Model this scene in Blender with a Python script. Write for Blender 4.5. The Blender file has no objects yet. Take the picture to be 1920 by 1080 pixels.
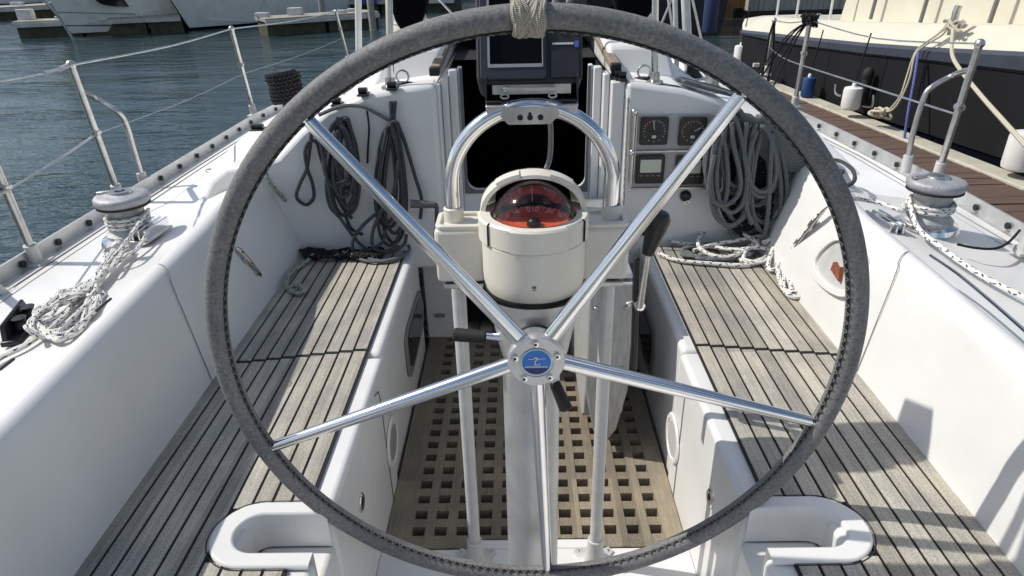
import bpy, math, random
from mathutils import Vector, Matrix, Quaternion
R = math.radians
random.seed(7)
C = bpy.context.scene.collection
SC = bpy.context.scene

# ------------------------------------------------------------------ camera
F = 1256.0
CAM = Vector((-0.02, 0.0, 1.2))
fy = Vector((8, 627, -F)).normalized()
dn = Vector((58, -2517, -F)); dn = (dn - fy * dn.dot(fy)).normalized()
up = -dn
rx = fy.cross(up)
M = Matrix((rx, fy, up)).transposed()          # world -> camera
MT = M.transposed()
cd = bpy.data.cameras.new('camera'); cam = bpy.data.objects.new('camera', cd); C.objects.link(cam)
cam.matrix_world = Matrix.Translation(CAM) @ MT.to_4x4()
cd.sensor_width = 36; cd.lens = 36 * F / 1920; cd.clip_start = 0.02; cd.clip_end = 2000
SC.camera = cam

# ------------------------------------------------------------------ light
SUN = Vector((-0.67, 0.14, 0.735)).normalized()
w = bpy.data.worlds.new('World'); SC.world = w; w.use_nodes = True
nt = w.node_tree; bg = nt.nodes['Background']
sky = nt.nodes.new('ShaderNodeTexSky'); sky.sky_type = 'NISHITA'; sky.sun_disc = False
sky.sun_elevation = math.asin(SUN.z); sky.sun_rotation = math.atan2(SUN.x, SUN.y)
tcw = nt.nodes.new('ShaderNodeTexCoord'); mp = nt.nodes.new('ShaderNodeMapping'); mp.inputs['Scale'].default_value = (1.6, 1.6, 5)
nz = nt.nodes.new('ShaderNodeTexNoise'); nz.inputs['Scale'].default_value = 1.3; nz.inputs['Detail'].default_value = 7; nz.inputs['Roughness'].default_value = .55
cr = nt.nodes.new('ShaderNodeValToRGB'); cr.color_ramp.elements[0].position = .52; cr.color_ramp.elements[1].position = .64
cr.color_ramp.elements[1].color = (.8, .8, .8, 1)
mixw = nt.nodes.new('ShaderNodeMixRGB'); mixw.inputs['Color2'].default_value = (9.5, 9.9, 10.6, 1)
nt.links.new(tcw.outputs['Generated'], mp.inputs['Vector']); nt.links.new(mp.outputs[0], nz.inputs['Vector'])
nt.links.new(nz.outputs['Fac'], cr.inputs[0]); nt.links.new(cr.outputs[0], mixw.inputs[0])
nt.links.new(sky.outputs[0], mixw.inputs['Color1']); nt.links.new(mixw.outputs[0], bg.inputs[0])
bg.inputs[1].default_value = 0.105
ld = bpy.data.lights.new('sun', 'SUN'); ld.energy = 3.8; ld.angle = R(.55); ld.color = (1, .957, .885)
lo = bpy.data.objects.new('sun', ld); C.objects.link(lo)
lo.rotation_euler = SUN.to_track_quat('Z', 'Y').to_euler(); lo.location = (-6, 1, 8)
SC.view_settings.view_transform = 'Standard'; SC.view_settings.look = 'None'
SC.view_settings.exposure = 0.10; SC.view_settings.gamma = 1

# ------------------------------------------------------------------ helpers
def ray(x, y): return MT @ Vector(((x - 960) / F, -(y - 540) / F, -1.0))
def PZ(x, y, z): r = ray(x, y); return CAM + r * ((z - CAM.z) / r.z)
def PY(x, y, Y): r = ray(x, y); return CAM + r * (Y / r.y)
def PX(x, y, X): r = ray(x, y); return CAM + r * ((X - CAM.x) / r.x)
def pys(pts, Y, j=0): return [PY(x, y, Y + random.uniform(-j, j)) for x, y in pts]
OFF = {}
def crm(pts, n=8, closed=False):
    pts = [Vector(p) for p in pts]; out = []; N = len(pts)
    if N < 3 and not closed: return pts
    rng = range(N) if closed else range(N - 1)
    for i in rng:
        if closed: a, b, c, d = pts[(i - 1) % N], pts[i], pts[(i + 1) % N], pts[(i + 2) % N]
        else: a, b, c, d = pts[max(i - 1, 0)], pts[i], pts[i + 1], pts[min(i + 2, N - 1)]
        for k in range(n):
            t = k / n
            out.append(.5 * ((2 * b) + (c - a) * t + (2 * a - 5 * b + 4 * c - d) * t * t + (3 * b - a - 3 * c + d) * t ** 3))
    if not closed: out.append(pts[-1])
    return out
class MB:
    def __init__(s): s.v = []; s.f = []; s.uv = {}
    def quadgrid(s, rows, closed_u=False, closed_v=False, uv=None):
        b = len(s.v); nr = len(rows); nc = len(rows[0])
        for r in rows: s.v += [tuple(p) for p in r]
        for i in range(nr if closed_v else nr - 1):
            for j in range(nc if closed_u else nc - 1):
                i2 = (i + 1) % nr; j2 = (j + 1) % nc
                if uv: s.uv[len(s.f)] = (uv(i, j), uv(i, j + 1), uv(i + 1, j + 1), uv(i + 1, j))
                s.f.append((b + i * nc + j, b + i * nc + j2, b + i2 * nc + j2, b + i2 * nc + j))
        return b
    def box(s, x0, x1, y0, y1, z0, z1):
        return s.hexa([(x0, y0, z0), (x1, y0, z0), (x1, y1, z0), (x0, y1, z0), (x0, y0, z1), (x1, y0, z1), (x1, y1, z1), (x0, y1, z1)])
    def hexa(s, P):
        b = len(s.v); s.v += [tuple(p) for p in P]
        for q in ((0, 3, 2, 1), (4, 5, 6, 7), (0, 1, 5, 4), (1, 2, 6, 5), (2, 3, 7, 6), (3, 0, 4, 7)): s.f.append(tuple(b + i for i in q))
        return s
    def bar(s, a, b, wd, ht, upv=(0, 0, 1)):
        a = Vector(a); b = Vector(b); d = (b - a).normalized(); u = Vector(upv); sd = d.cross(u).normalized(); u = sd.cross(d).normalized()
        P = []
        for q in (a, b):
            for sx, sy in ((-1, -1), (1, -1), (1, 1), (-1, 1)): P.append(q + sd * sx * wd / 2 + u * sy * ht / 2)
        return s.hexa([P[0], P[1], P[5], P[4], P[3], P[2], P[6], P[7]])
    def prism(s, poly, z0, z1, fn=None):
        fn = fn or (lambda x, y, z: (x, y, z)); n = len(poly); b = len(s.v)
        s.v += [tuple(fn(x, y, z0)) for x, y in poly] + [tuple(fn(x, y, z1)) for x, y in poly]
        s.f.append(tuple(range(b + n - 1, b - 1, -1))); s.f.append(tuple(range(b + n, b + 2 * n)))
        for i in range(n): j = (i + 1) % n; s.f.append((b + i, b + j, b + n + j, b + n + i))
        return s
    def ring(s, outer, inner, z0, z1, fn=None):
        fn = fn or (lambda x, y, z: (x, y, z)); n = len(outer); b = len(s.v)
        for P, z in ((outer, z0), (outer, z1), (inner, z1), (inner, z0)): s.v += [tuple(fn(x, y, z)) for x, y in P]
        for k in range(4):
            for i in range(n):
                j = (i + 1) % n; k2 = (k + 1) % 4; s.f.append((b + k * n + i, b + k * n + j, b + k2 * n + j, b + k2 * n + i))
        return s
    def tube(s, path, r, seg=10, closed=False, caps=True, flat=1.0):
        path = [Vector(p) for p in path]; n = len(path); rows = []; L = 0; Ls = []
        t0 = (path[1] - path[0]).normalized(); nrm = t0.orthogonal().normalized(); prev = t0
        for i, p in enumerate(path):
            if closed: t = (path[(i + 1) % n] - path[i - 1]).normalized()
            else: t = (path[min(i + 1, n - 1)] - path[max(i - 1, 0)]).normalized()
            if t.length < .5: t = prev
            q = prev.rotation_difference(t); nrm = (q @ nrm); nrm = (nrm - t * nrm.dot(t)).normalized(); prev = t
            bn = t.cross(nrm)
            rr = r(i / max(n - 1, 1)) if callable(r) else r
            rows.append([p + nrm * rr * math.cos(a) + bn * rr * flat * math.sin(a) for a in [2 * math.pi * k / seg for k in range(seg)]])
            if i: L += (path[i] - path[i - 1]).length
            Ls.append(L)
        Ls.append(L + (path[0] - path[-1]).length)
        b = s.quadgrid(rows, closed_u=True, closed_v=closed, uv=lambda i, j: (Ls[min(i, n)], j / seg))
        if caps and not closed:
            s.f.append(tuple(b + k for k in range(seg))[::-1]); s.f.append(tuple(b + (n - 1) * seg + k for k in range(seg)))
        return s
    def lathe(s, prof, o=(0, 0, 0), axis=(0, 0, 1), seg=32, a0=0, a1=2 * math.pi):
        o = Vector(o); q = Vector((0, 0, 1)).rotation_difference(Vector(axis).normalized()); full = abs(a1 - a0 - 2 * math.pi) < 1e-4
        N = seg if full else seg + 1
        rows = [[o + q @ Vector((r * math.cos(a0 + (a1 - a0) * k / seg), r * math.sin(a0 + (a1 - a0) * k / seg), z)) for k in range(N)] for r, z in prof]
        s.quadgrid(rows, closed_u=full, uv=lambda i, j: (j / seg * 6.28 * max(prof[0][0], .01), i * .1)); return s
    def sphere(s, o, r, seg=16, sq=1.0, half=False):
        pr = [(r * math.cos(a) + 1e-5, r * sq * math.sin(a)) for a in [(-math.pi / 2 * (0 if half else 1)) + (math.pi / (2 if half else 1)) * k / 12 for k in range(13)]]
        return s.lathe(pr, o, seg=seg)
    def build(s, name, mat, parent=None, smooth=True, bevel=0, bseg=2, angle=40, solid=0):
        if parent is not None: off = OFF[parent.name]
        else:
            n = len(s.v); off = Vector((sum(p[0] for p in s.v) / n, sum(p[1] for p in s.v) / n, min(p[2] for p in s.v)))
        me = bpy.data.meshes.new(name)
        me.from_pydata([(p[0] - off.x, p[1] - off.y, p[2] - off.z) for p in s.v], [], s.f)
        if s.uv:
            ul = me.uv_layers.new(name='UV')
            for fi, uvs in s.uv.items():
                for li, c in zip(me.polygons[fi].loop_indices, uvs): ul.data[li].uv = c
        me.materials.append(mat)
        if smooth:
            me.polygons.foreach_set('use_smooth', [True] * len(me.polygons)); me.set_sharp_from_angle(angle=R(angle))
        me.validate(); me.update()
        o = bpy.data.objects.new(name, me); C.objects.link(o)
        if parent is not None: o.parent = parent
        else: o.location = off
        OFF[o.name] = off
        if solid: md = o.modifiers.new('solid', 'SOLIDIFY'); md.thickness = solid; md.offset = 0
        if bevel:
            md = o.modifiers.new('bevel', 'BEVEL'); md.width = bevel; md.segments = bseg; md.limit_method = 'ANGLE'; md.angle_limit = R(35); md.harden_normals = False
        return o
def tag(o, label=None, cat=None, group=None, kind=None):
    if label: o['label'] = label
    if cat: o['category'] = cat
    if group: o['group'] = group
    if kind: o['kind'] = kind
    return o
def thing(name, label, cat, loc, group=None):
    o = bpy.data.objects.new(name, None); C.objects.link(o); o.location = loc; o.empty_display_size = .1
    OFF[o.name] = Vector(loc); return tag(o, label, cat, group)

def mat(name, col, rough=.5, metal=0.0, var=0.0, vs=8.0, bump=0.0, bs=60.0, col2=None, stretch=None, coat=0.0, detail=6, spec=.5, trans=0):
    m = bpy.data.materials.new(name); m.use_nodes = True; t = m.node_tree; b = t.nodes['Principled BSDF']
    b.inputs['Base Color'].default_value = (*col, 1); b.inputs['Roughness'].default_value = rough; b.inputs['Metallic'].default_value = metal
    b.inputs['Coat Weight'].default_value = coat; b.inputs['Specular IOR Level'].default_value = spec
    tc = t.nodes.new('ShaderNodeTexCoord'); mpn = t.nodes.new('ShaderNodeMapping')
    if stretch: mpn.inputs['Scale'].default_value = stretch
    t.links.new(tc.outputs['Object'], mpn.inputs[0])
    if var or col2:
        n = t.nodes.new('ShaderNodeTexNoise'); n.inputs['Scale'].default_value = vs; n.inputs['Detail'].default_value = detail; n.inputs['Roughness'].default_value = .6
        c = t.nodes.new('ShaderNodeValToRGB'); c.color_ramp.elements[0].position = .3; c.color_ramp.elements[1].position = .7
        c2 = col2 or tuple(x * (1 - var) for x in col)
        c.color_ramp.elements[0].color = (*c2, 1); c.color_ramp.elements[1].color = (*[min(1, x * (1 + var * .4)) for x in col], 1)
        t.links.new(mpn.outputs[0], n.inputs['Vector']); t.links.new(n.outputs['Fac'], c.inputs[0]); t.links.new(c.outputs[0], b.inputs['Base Color'])
        mr = t.nodes.new('ShaderNodeMapRange'); mr.inputs[3].default_value = rough * .85; mr.inputs[4].default_value = min(1, rough * 1.25)
        t.links.new(n.outputs['Fac'], mr.inputs[0]); t.links.new(mr.outputs[0], b.inputs['Roughness'])
    if bump:
        n = t.nodes.new('ShaderNodeTexNoise'); n.inputs['Scale'].default_value = bs; n.inputs['Detail'].default_value = 5
        bm = t.nodes.new('ShaderNodeBump'); bm.inputs['Strength'].default_value = bump; bm.inputs['Distance'].default_value = .004
        t.links.new(mpn.outputs[0], n.inputs['Vector']); t.links.new(n.outputs['Fac'], bm.inputs['Height']); t.links.new(bm.outputs[0], b.inputs['Normal'])
    return m
def nodes(m): return m.node_tree, m.node_tree.nodes['Principled BSDF']

GEL = mat('gelcoat', (.745, .74, .72), .34, var=.07, vs=5, bump=.05, bs=9, spec=.5, detail=9)
GELR = mat('gelcoat_deck', (.85, .85, .83), .5, var=.07, vs=7, bump=.12, bs=220)
CREAM = mat('cream_plastic', (.74, .70, .60), .42, var=.08, vs=14, bump=.06, bs=120)
CREAMW = mat('pod_plastic', (.70, .67, .59), .45, var=.07, vs=12, bump=.05, bs=100)
CHROME = mat('polished_steel', (.78, .78, .79), .13, 1.0, var=.08, vs=20)
STEEL = mat('satin_steel', (.55, .54, .52), .33, 1.0, var=.25, vs=30, bump=.05, bs=200)
ALU = mat('anodised_aluminium', (.62, .62, .61), .42, .75, var=.18, vs=16, bump=.08, bs=150)
ALUW = mat('weathered_white_aluminium', (.60, .60, .58), .48, .25, var=.15, vs=22, bump=.15, bs=160)
BLACKP = mat('black_plastic', (.012, .012, .013), .38, var=.3, vs=30)
BLACKR = mat('black_rubber', (.012, .012, .012), .75)
SEAM = mat('black_sealant', (.008, .008, .009), .6)
DARKIN = mat('cabin_dark', (.006, .006, .007), .8)  # near-black colour stands in for the darkness of the unlit cabin
NAVYP = mat('plotter_plastic', (.017, .019, .024), .5, var=.2, vs=40, bump=.1, bs=300)
SCREEN = mat('dark_screen', (.003, .003, .004), .35, spec=.12)
LCD = mat('lcd_glass', (.52, .54, .44), .25)
WHITEP = mat('white_plastic', (.75, .74, .71), .4, var=.06, vs=10)
WHITEC = mat('white_canvas', (.72, .69, .6), .85, var=.15, vs=14, bump=.3, bs=50)
WMARK = mat('white_marking', (.75, .75, .74), .5)
REDM = mat('red_marking', (.5, .04, .03), .5)
GREENM = mat('green_marking', (.03, .3, .08), .5)
BLUEB = mat('badge_blue', (.02, .17, .55), .3, var=.2, vs=300)
NAVYB = mat('badge_navy', (.015, .015, .13), .35)
REDC = mat('compass_card_red', (.85, .13, .045), .5, var=.2, vs=60)
CONC = mat('pontoon_concrete', (.34, .32, .27), .85, var=.25, vs=6, bump=.4, bs=40)
GRIME = mat('weedy_float', (.10, .095, .055), .9, col2=(.03, .035, .02), vs=4, bump=.5, bs=20)
TARP = mat('black_hull_cover', (.010, .0105, .012), .9, var=.4, vs=3, bump=.7, bs=5, spec=.2)
BANDG = mat('grey_blue_gunwale', (.045, .055, .075), .45, var=.2, vs=4)
CREAMB = mat('cream_topsides', (.66, .62, .50), .4, var=.06, vs=2)
HULLG = mat('motorboat_gelcoat', (.82, .82, .76), .3, var=.1, vs=2)
HULLB = mat('antifouling_black', (.012, .012, .013), .6)
NAVY = mat('navy_fabric', (.012, .025, .09), .8, var=.3, vs=20)
BLUEF = mat('blue_fender', (.015, .06, .2), .5, var=.2, vs=10)
ORANGE = mat('orange_buoy', (.75, .08, .02), .5)
WOODG = mat('grey_wharf_boards', (.46, .44, .39), .9, col2=(.24, .225, .19), vs=3, stretch=(6, 1, .3), bump=.3, bs=10)
GLASSB = mat('boat_glass', (.008, .009, .01), .08)
ROOFD = mat('dark_wharf', (.03, .027, .022), .9)

def weather(m, amt=.22, sc=26, lo=.66, hi=.74):
    t, b = nodes(m); src = b.inputs['Base Color'].links[0].from_socket
    tc = t.nodes.new('ShaderNodeTexCoord'); n = t.nodes.new('ShaderNodeTexNoise'); n.inputs['Scale'].default_value = sc; n.inputs['Detail'].default_value = 8; n.inputs['Roughness'].default_value = .7
    n2 = t.nodes.new('ShaderNodeTexNoise'); n2.inputs['Scale'].default_value = 2.2; n2.inputs['Detail'].default_value = 3
    t.links.new(tc.outputs['Object'], n.inputs['Vector']); t.links.new(tc.outputs['Object'], n2.inputs['Vector'])
    r = t.nodes.new('ShaderNodeMapRange'); r.inputs[1].default_value = lo; r.inputs[2].default_value = hi; r.inputs[3].default_value = 0; r.inputs[4].default_value = amt; t.links.new(n.outputs['Fac'], r.inputs[0])
    r2 = t.nodes.new('ShaderNodeMapRange'); r2.inputs[1].default_value = .4; r2.inputs[2].default_value = .65; r2.inputs[3].default_value = 0; r2.inputs[4].default_value = .10; t.links.new(n2.outputs['Fac'], r2.inputs[0])
    a = t.nodes.new('ShaderNodeMath'); t.links.new(r.outputs[0], a.inputs[0]); t.links.new(r2.outputs[0], a.inputs[1])
    mx = t.nodes.new('ShaderNodeMixRGB'); t.links.new(a.outputs[0], mx.inputs[0]); t.links.new(src, mx.inputs[1]); mx.inputs[2].default_value = (.30, .27, .21, 1); t.links.new(mx.outputs[0], b.inputs['Base Color'])
weather(GEL); weather(GELR, .3, 40); weather(CREAM, .3, 30); weather(CREAMW, .3, 30); weather(ALUW, .4, 60); weather(CREAMB, .25, 5); weather(HULLG, .4, 1.5, .55, .7)

def teak(name, base, dark, axis_pitch, x0, warm=None, rough=.78):
    """grey weathered teak; per-plank tone from the plank's X, grain along Y"""
    m = bpy.data.materials.new(name); m.use_nodes = True; t, b = nodes(m); b.inputs['Roughness'].default_value = rough; b.inputs['Specular IOR Level'].default_value = .25
    ge = t.nodes.new('ShaderNodeNewGeometry')
    mp_ = t.nodes.new('ShaderNodeMapping'); mp_.inputs['Scale'].default_value = (260, 9, 60)
    n1 = t.nodes.new('ShaderNodeTexNoise'); n1.inputs['Scale'].default_value = 1; n1.inputs['Detail'].default_value = 7; n1.inputs['Roughness'].default_value = .65
    n2 = t.nodes.new('ShaderNodeTexNoise'); n2.inputs['Scale'].default_value = 7; n2.inputs['Detail'].default_value = 6; n2.inputs['Roughness'].default_value = .65
    n3 = t.nodes.new('ShaderNodeTexNoise'); n3.inputs['Scale'].default_value = 420; n3.inputs['Detail'].default_value = 2
    t.links.new(ge.outputs['Position'], mp_.inputs[0]); t.links.new(mp_.outputs[0], n1.inputs['Vector'])
    t.links.new(ge.outputs['Position'], n2.inputs['Vector']); t.links.new(ge.outputs['Position'], n3.inputs['Vector'])
    sx = t.nodes.new('ShaderNodeSeparateXYZ'); t.links.new(ge.outputs['Position'], sx.inputs[0])
    ax = t.nodes.new('ShaderNodeMath'); ax.operation = 'SUBTRACT'; t.links.new(sx.outputs[0], ax.inputs[0]); ax.inputs[1].default_value = x0
    dv = t.nodes.new('ShaderNodeMath'); dv.operation = 'DIVIDE'; t.links.new(ax.outputs[0], dv.inputs[0]); dv.inputs[1].default_value = axis_pitch
    fl = t.nodes.new('ShaderNodeMath'); fl.operation = 'FLOOR'; t.links.new(dv.outputs[0], fl.inputs[0])
    gy = t.nodes.new('ShaderNodeMath'); gy.operation = 'GREATER_THAN'; t.links.new(sx.outputs[1], gy.inputs[0]); gy.inputs[1].default_value = 1.31
    ad = t.nodes.new('ShaderNodeMath'); ad.operation = 'MULTIPLY_ADD'; t.links.new(gy.outputs[0], ad.inputs[0]); ad.inputs[1].default_value = 37.3; t.links.new(fl.outputs[0], ad.inputs[2])
    wn = t.nodes.new('ShaderNodeTexWhiteNoise'); wn.noise_dimensions = '1D'; t.links.new(ad.outputs[0], wn.inputs['W'])
    c1 = t.nodes.new('ShaderNodeValToRGB'); e = c1.color_ramp.elements; e[0].position = .28; e[0].color = (*dark, 1); e[1].position = .68; e[1].color = (*base, 1)
    t.links.new(n1.outputs['Fac'], c1.inputs[0])
    c2 = t.nodes.new('ShaderNodeValToRGB'); e = c2.color_ramp.elements; e[0].position = .38; e[0].color = (.70, .71, .72, 1); e[1].position = .66; e[1].color = (1.0, .97, .90, 1)
    t.links.new(n2.outputs['Fac'], c2.inputs[0])
    c3 = t.nodes.new('ShaderNodeMapRange'); c3.inputs[3].default_value = .76; c3.inputs[4].default_value = 1.14; t.links.new(wn.outputs['Value'], c3.inputs[0])
    m1 = t.nodes.new('ShaderNodeMixRGB'); m1.blend_type = 'MULTIPLY'; m1.inputs[0].default_value = 1
    t.links.new(c1.outputs[0], m1.inputs[1]); t.links.new(c2.outputs[0], m1.inputs[2])
    m2 = t.nodes.new('ShaderNodeMixRGB'); m2.blend_type = 'MULTIPLY'; m2.inputs[0].default_value = 1
    t.links.new(m1.outputs[0], m2.inputs[1]); t.links.new(c3.outputs[0], m2.inputs[2])
    c4 = t.nodes.new('ShaderNodeMapRange'); c4.inputs[1].default_value = .3; c4.inputs[2].default_value = .7; c4.inputs[3].default_value = .66; c4.inputs[4].default_value = 1.25; t.links.new(n3.outputs['Fac'], c4.inputs[0])
    m3 = t.nodes.new('ShaderNodeMixRGB'); m3.blend_type = 'MULTIPLY'; m3.inputs[0].default_value = 1
    t.links.new(m2.outputs[0], m3.inputs[1]); t.links.new(c4.outputs[0], m3.inputs[2]); t.links.new(m3.outputs[0], b.inputs['Base Color'])
    bm = t.nodes.new('ShaderNodeBump'); bm.inputs['Strength'].default_value = .45; bm.inputs['Distance'].default_value = .002
    t.links.new(n1.outputs['Fac'], bm.inputs['Height']); t.links.new(bm.outputs[0], b.inputs['Normal'])
    return m
TEAK = teak('weathered_teak', (.58, .545, .48), (.38, .355, .31), .0325, .385)
TEAKG = teak('grating_teak', (.38, .325, .245), (.25, .215, .165), .05, .0)
DOCKW = mat('dock_boards', (.15, .092, .068), .85, col2=(.07, .046, .036), vs=3, stretch=(1, 12, 1), bump=.4, bs=30)
TEAKD = mat('hatch_rail_wood', (.28, .22, .15), .7, var=.4, vs=20, stretch=(6, 1, 6))

def rope_mat(name, base, fleck=None, fl2=None, fscale=14, dark=.6, twist=160):
    m = bpy.data.materials.new(name); m.use_nodes = True; t, b = nodes(m); b.inputs['Roughness'].default_value = .85; b.inputs['Specular IOR Level'].default_value = .15
    uv = t.nodes.new('ShaderNodeTexCoord'); s_ = t.nodes.new('ShaderNodeSeparateXYZ'); t.links.new(uv.outputs['UV'], s_.inputs[0])
    def wave(fu, fv, fn='SINE'):
        a = t.nodes.new('ShaderNodeMath'); a.operation = 'MULTIPLY'; t.links.new(s_.outputs[0], a.inputs[0]); a.inputs[1].default_value = fu * 6.2832
        c = t.nodes.new('ShaderNodeMath'); c.operation = 'MULTIPLY_ADD'; t.links.new(s_.outputs[1], c.inputs[0]); c.inputs[1].default_value = fv * 6.2832; t.links.new(a.outputs[0], c.inputs[2])
        d = t.nodes.new('ShaderNodeMath'); d.operation = 'SINE'; t.links.new(c.outputs[0], d.inputs[0]); return d
    w1 = wave(twist, 3); w2 = wave(twist, -3)
    mx = t.nodes.new('ShaderNodeMath'); mx.operation = 'MULTIPLY'; t.links.new(w1.outputs[0], mx.inputs[0]); t.links.new(w2.outputs[0], mx.inputs[1])
    rmp = t.nodes.new('ShaderNodeValToRGB'); e = rmp.color_ramp.elements; e[0].position = .25; e[0].color = (*[x * dark for x in base], 1); e[1].position = .6; e[1].color = (*base, 1)
    mr = t.nodes.new('ShaderNodeMapRange'); mr.inputs[1].default_value = -1; mr.inputs[2].default_value = 1; t.links.new(mx.outputs[0], mr.inputs[0]); t.links.new(mr.outputs[0], rmp.inputs[0])
    last = rmp.outputs[0]
    for fc, fu, fv in ((fleck, fscale, 1), (fl2, fscale * .9, -1)):
        if fc is None: continue
        a = wave(fu, fv); b2 = wave(fu * 2.7, -2 * fv)
        p = t.nodes.new('ShaderNodeMath'); p.operation = 'MULTIPLY'; t.links.new(a.outputs[0], p.inputs[0]); t.links.new(b2.outputs[0], p.inputs[1])
        g = t.nodes.new('ShaderNodeMath'); g.operation = 'GREATER_THAN'; g.inputs[1].default_value = .78; t.links.new(p.outputs[0], g.inputs[0])
        mm = t.nodes.new('ShaderNodeMixRGB'); t.links.new(g.outputs[0], mm.inputs[0]); t.links.new(last, mm.inputs[1]); mm.inputs[2].default_value = (*fc, 1); last = mm.outputs[0]
    t.links.new(last, b.inputs['Base Color'])
    bm = t.nodes.new('ShaderNodeBump'); bm.inputs['Strength'].default_value = .6; bm.inputs['Distance'].default_value = .002; t.links.new(mr.outputs[0], bm.inputs['Height']); t.links.new(bm.outputs[0], b.inputs['Normal'])
    return m
RDARK = rope_mat('dark_grey_rope', (.075, .078, .083), (.13, .13, .13), None, 25)
RGREY = rope_mat('grey_rope', (.18, .19, .19), (.09, .10, .10), None, 22)
RWHITE = rope_mat('white_blue_fleck_rope', (.80, .78, .71), (.02, .035, .12), (.03, .06, .2), 12, dark=.8)
RGREEN = rope_mat('green_fleck_rope', (.42, .44, .38), (.05, .13, .09), (.09, .12, .1), 12)
RTAN = rope_mat('cream_rope', (.62, .57, .44), None, None)
RBLUE = rope_mat('blue_cord', (.13, .16, .42), (.4, .4, .6))
RBLACK = rope_mat('black_rope', (.018, .018, .02), (.12, .12, .12), None, 30)

# leather of the wheel
LEATH = bpy.data.materials.new('grey_leather'); LEATH.use_nodes = True
t, b = nodes(LEATH); b.inputs['Roughness'].default_value = .62; b.inputs['Specular IOR Level'].default_value = .35
tc = t.nodes.new('ShaderNodeTexCoord')
na = t.nodes.new('ShaderNodeTexNoise'); na.inputs['Scale'].default_value = 5; na.inputs['Detail'].default_value = 8; na.inputs['Roughness'].default_value = .7
nb = t.nodes.new('ShaderNodeTexNoise'); nb.inputs['Scale'].default_value = 240; nb.inputs['Detail'].default_value = 4
for n_ in (na, nb): t.links.new(tc.outputs['Object'], n_.inputs['Vector'])
ra = t.nodes.new('ShaderNodeValToRGB'); e = ra.color_ramp.elements; e[0].position = .3; e[0].color = (.125, .126, .130, 1); e[1].position = .8; e[1].color = (.225, .218, .205, 1)
rb = t.nodes.new('ShaderNodeMapRange'); rb.inputs[1].default_value = .3; rb.inputs[2].default_value = .7; rb.inputs[3].default_value = .7; rb.inputs[4].default_value = 1.35
mm = t.nodes.new('ShaderNodeMixRGB'); mm.blend_type = 'MULTIPLY'; mm.inputs[0].default_value = 1
t.links.new(na.outputs['Fac'], ra.inputs[0]); t.links.new(nb.outputs['Fac'], rb.inputs[0]); t.links.new(ra.outputs[0], mm.inputs[1]); t.links.new(rb.outputs[0], mm.inputs[2]); t.links.new(mm.outputs[0], b.inputs['Base Color'])
bm = t.nodes.new('ShaderNodeBump'); bm.inputs['Strength'].default_value = .35; bm.inputs['Distance'].default_value = .0015; t.links.new(nb.outputs['Fac'], bm.inputs['Height']); t.links.new(bm.outputs[0], b.inputs['Normal'])
# tinted dome
DOME = bpy.data.materials.new('tinted_dome'); DOME.use_nodes = True; t = DOME.node_tree; t.nodes.remove(t.nodes['Principled BSDF'])
out = t.nodes['Material Output']; tr = t.nodes.new('ShaderNodeBsdfTransparent'); tr.inputs[0].default_value = (.86, .80, .80, 1)
gl = t.nodes.new('ShaderNodeBsdfGlossy'); gl.inputs['Roughness'].default_value = .09; fr = t.nodes.new('ShaderNodeFresnel'); fr.inputs[0].default_value = 1.5
ms = t.nodes.new('ShaderNodeMixShader'); t.links.new(fr.outputs[0], ms.inputs[0]); t.links.new(tr.outputs[0], ms.inputs[1]); t.links.new(gl.outputs[0], ms.inputs[2]); t.links.new(ms.outputs[0], out.inputs[0])
# water
WATER = bpy.data.materials.new('harbour_water'); WATER.use_nodes = True; t, b = nodes(WATER)
b.inputs['Base Color'].default_value = (.028, .050, .054, 1); b.inputs['Roughness'].default_value = .035; b.inputs['IOR'].default_value = 1.333
tc = t.nodes.new('ShaderNodeNewGeometry'); m1 = t.nodes.new('ShaderNodeMapping'); m1.inputs['Scale'].default_value = (1, 2.2, 1); m1.inputs['Rotation'].default_value = (0, 0, R(12))
w1 = t.nodes.new('ShaderNodeTexNoise'); w1.inputs['Scale'].default_value = 1.5; w1.inputs['Detail'].default_value = 4; w1.inputs['Roughness'].default_value = .55
w2 = t.nodes.new('ShaderNodeTexNoise'); w2.inputs['Scale'].default_value = 9; w2.inputs['Detail'].default_value = 3
t.links.new(tc.outputs['Position'], m1.inputs[0]); t.links.new(m1.outputs[0], w1.inputs['Vector']); t.links.new(m1.outputs[0], w2.inputs['Vector'])
w3 = t.nodes.new('ShaderNodeTexNoise'); w3.inputs['Scale'].default_value = .28; w3.inputs['Detail'].default_value = 2; t.links.new(m1.outputs[0], w3.inputs['Vector'])
wm = t.nodes.new('ShaderNodeMapRange'); wm.inputs[1].default_value = .35; wm.inputs[2].default_value = .65; wm.inputs[3].default_value = .25; wm.inputs[4].default_value = 1.5; t.links.new(w3.outputs['Fac'], wm.inputs[0])
wx = t.nodes.new('ShaderNodeMath'); wx.operation = 'MULTIPLY'; t.links.new(w1.outputs['Fac'], wx.inputs[0]); t.links.new(wm.outputs[0], wx.inputs[1])
ad = t.nodes.new('ShaderNodeMath'); ad.operation = 'MULTIPLY_ADD'; ad.inputs[1].default_value = .14; t.links.new(w2.outputs['Fac'], ad.inputs[0]); t.links.new(wx.outputs[0], ad.inputs[2])
bm = t.nodes.new('ShaderNodeBump'); bm.inputs['Strength'].default_value = .45; bm.inputs['Distance'].default_value = .14; t.links.new(ad.outputs[0], bm.inputs['Height']); t.links.new(bm.outputs[0], b.inputs['Normal'])

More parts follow.
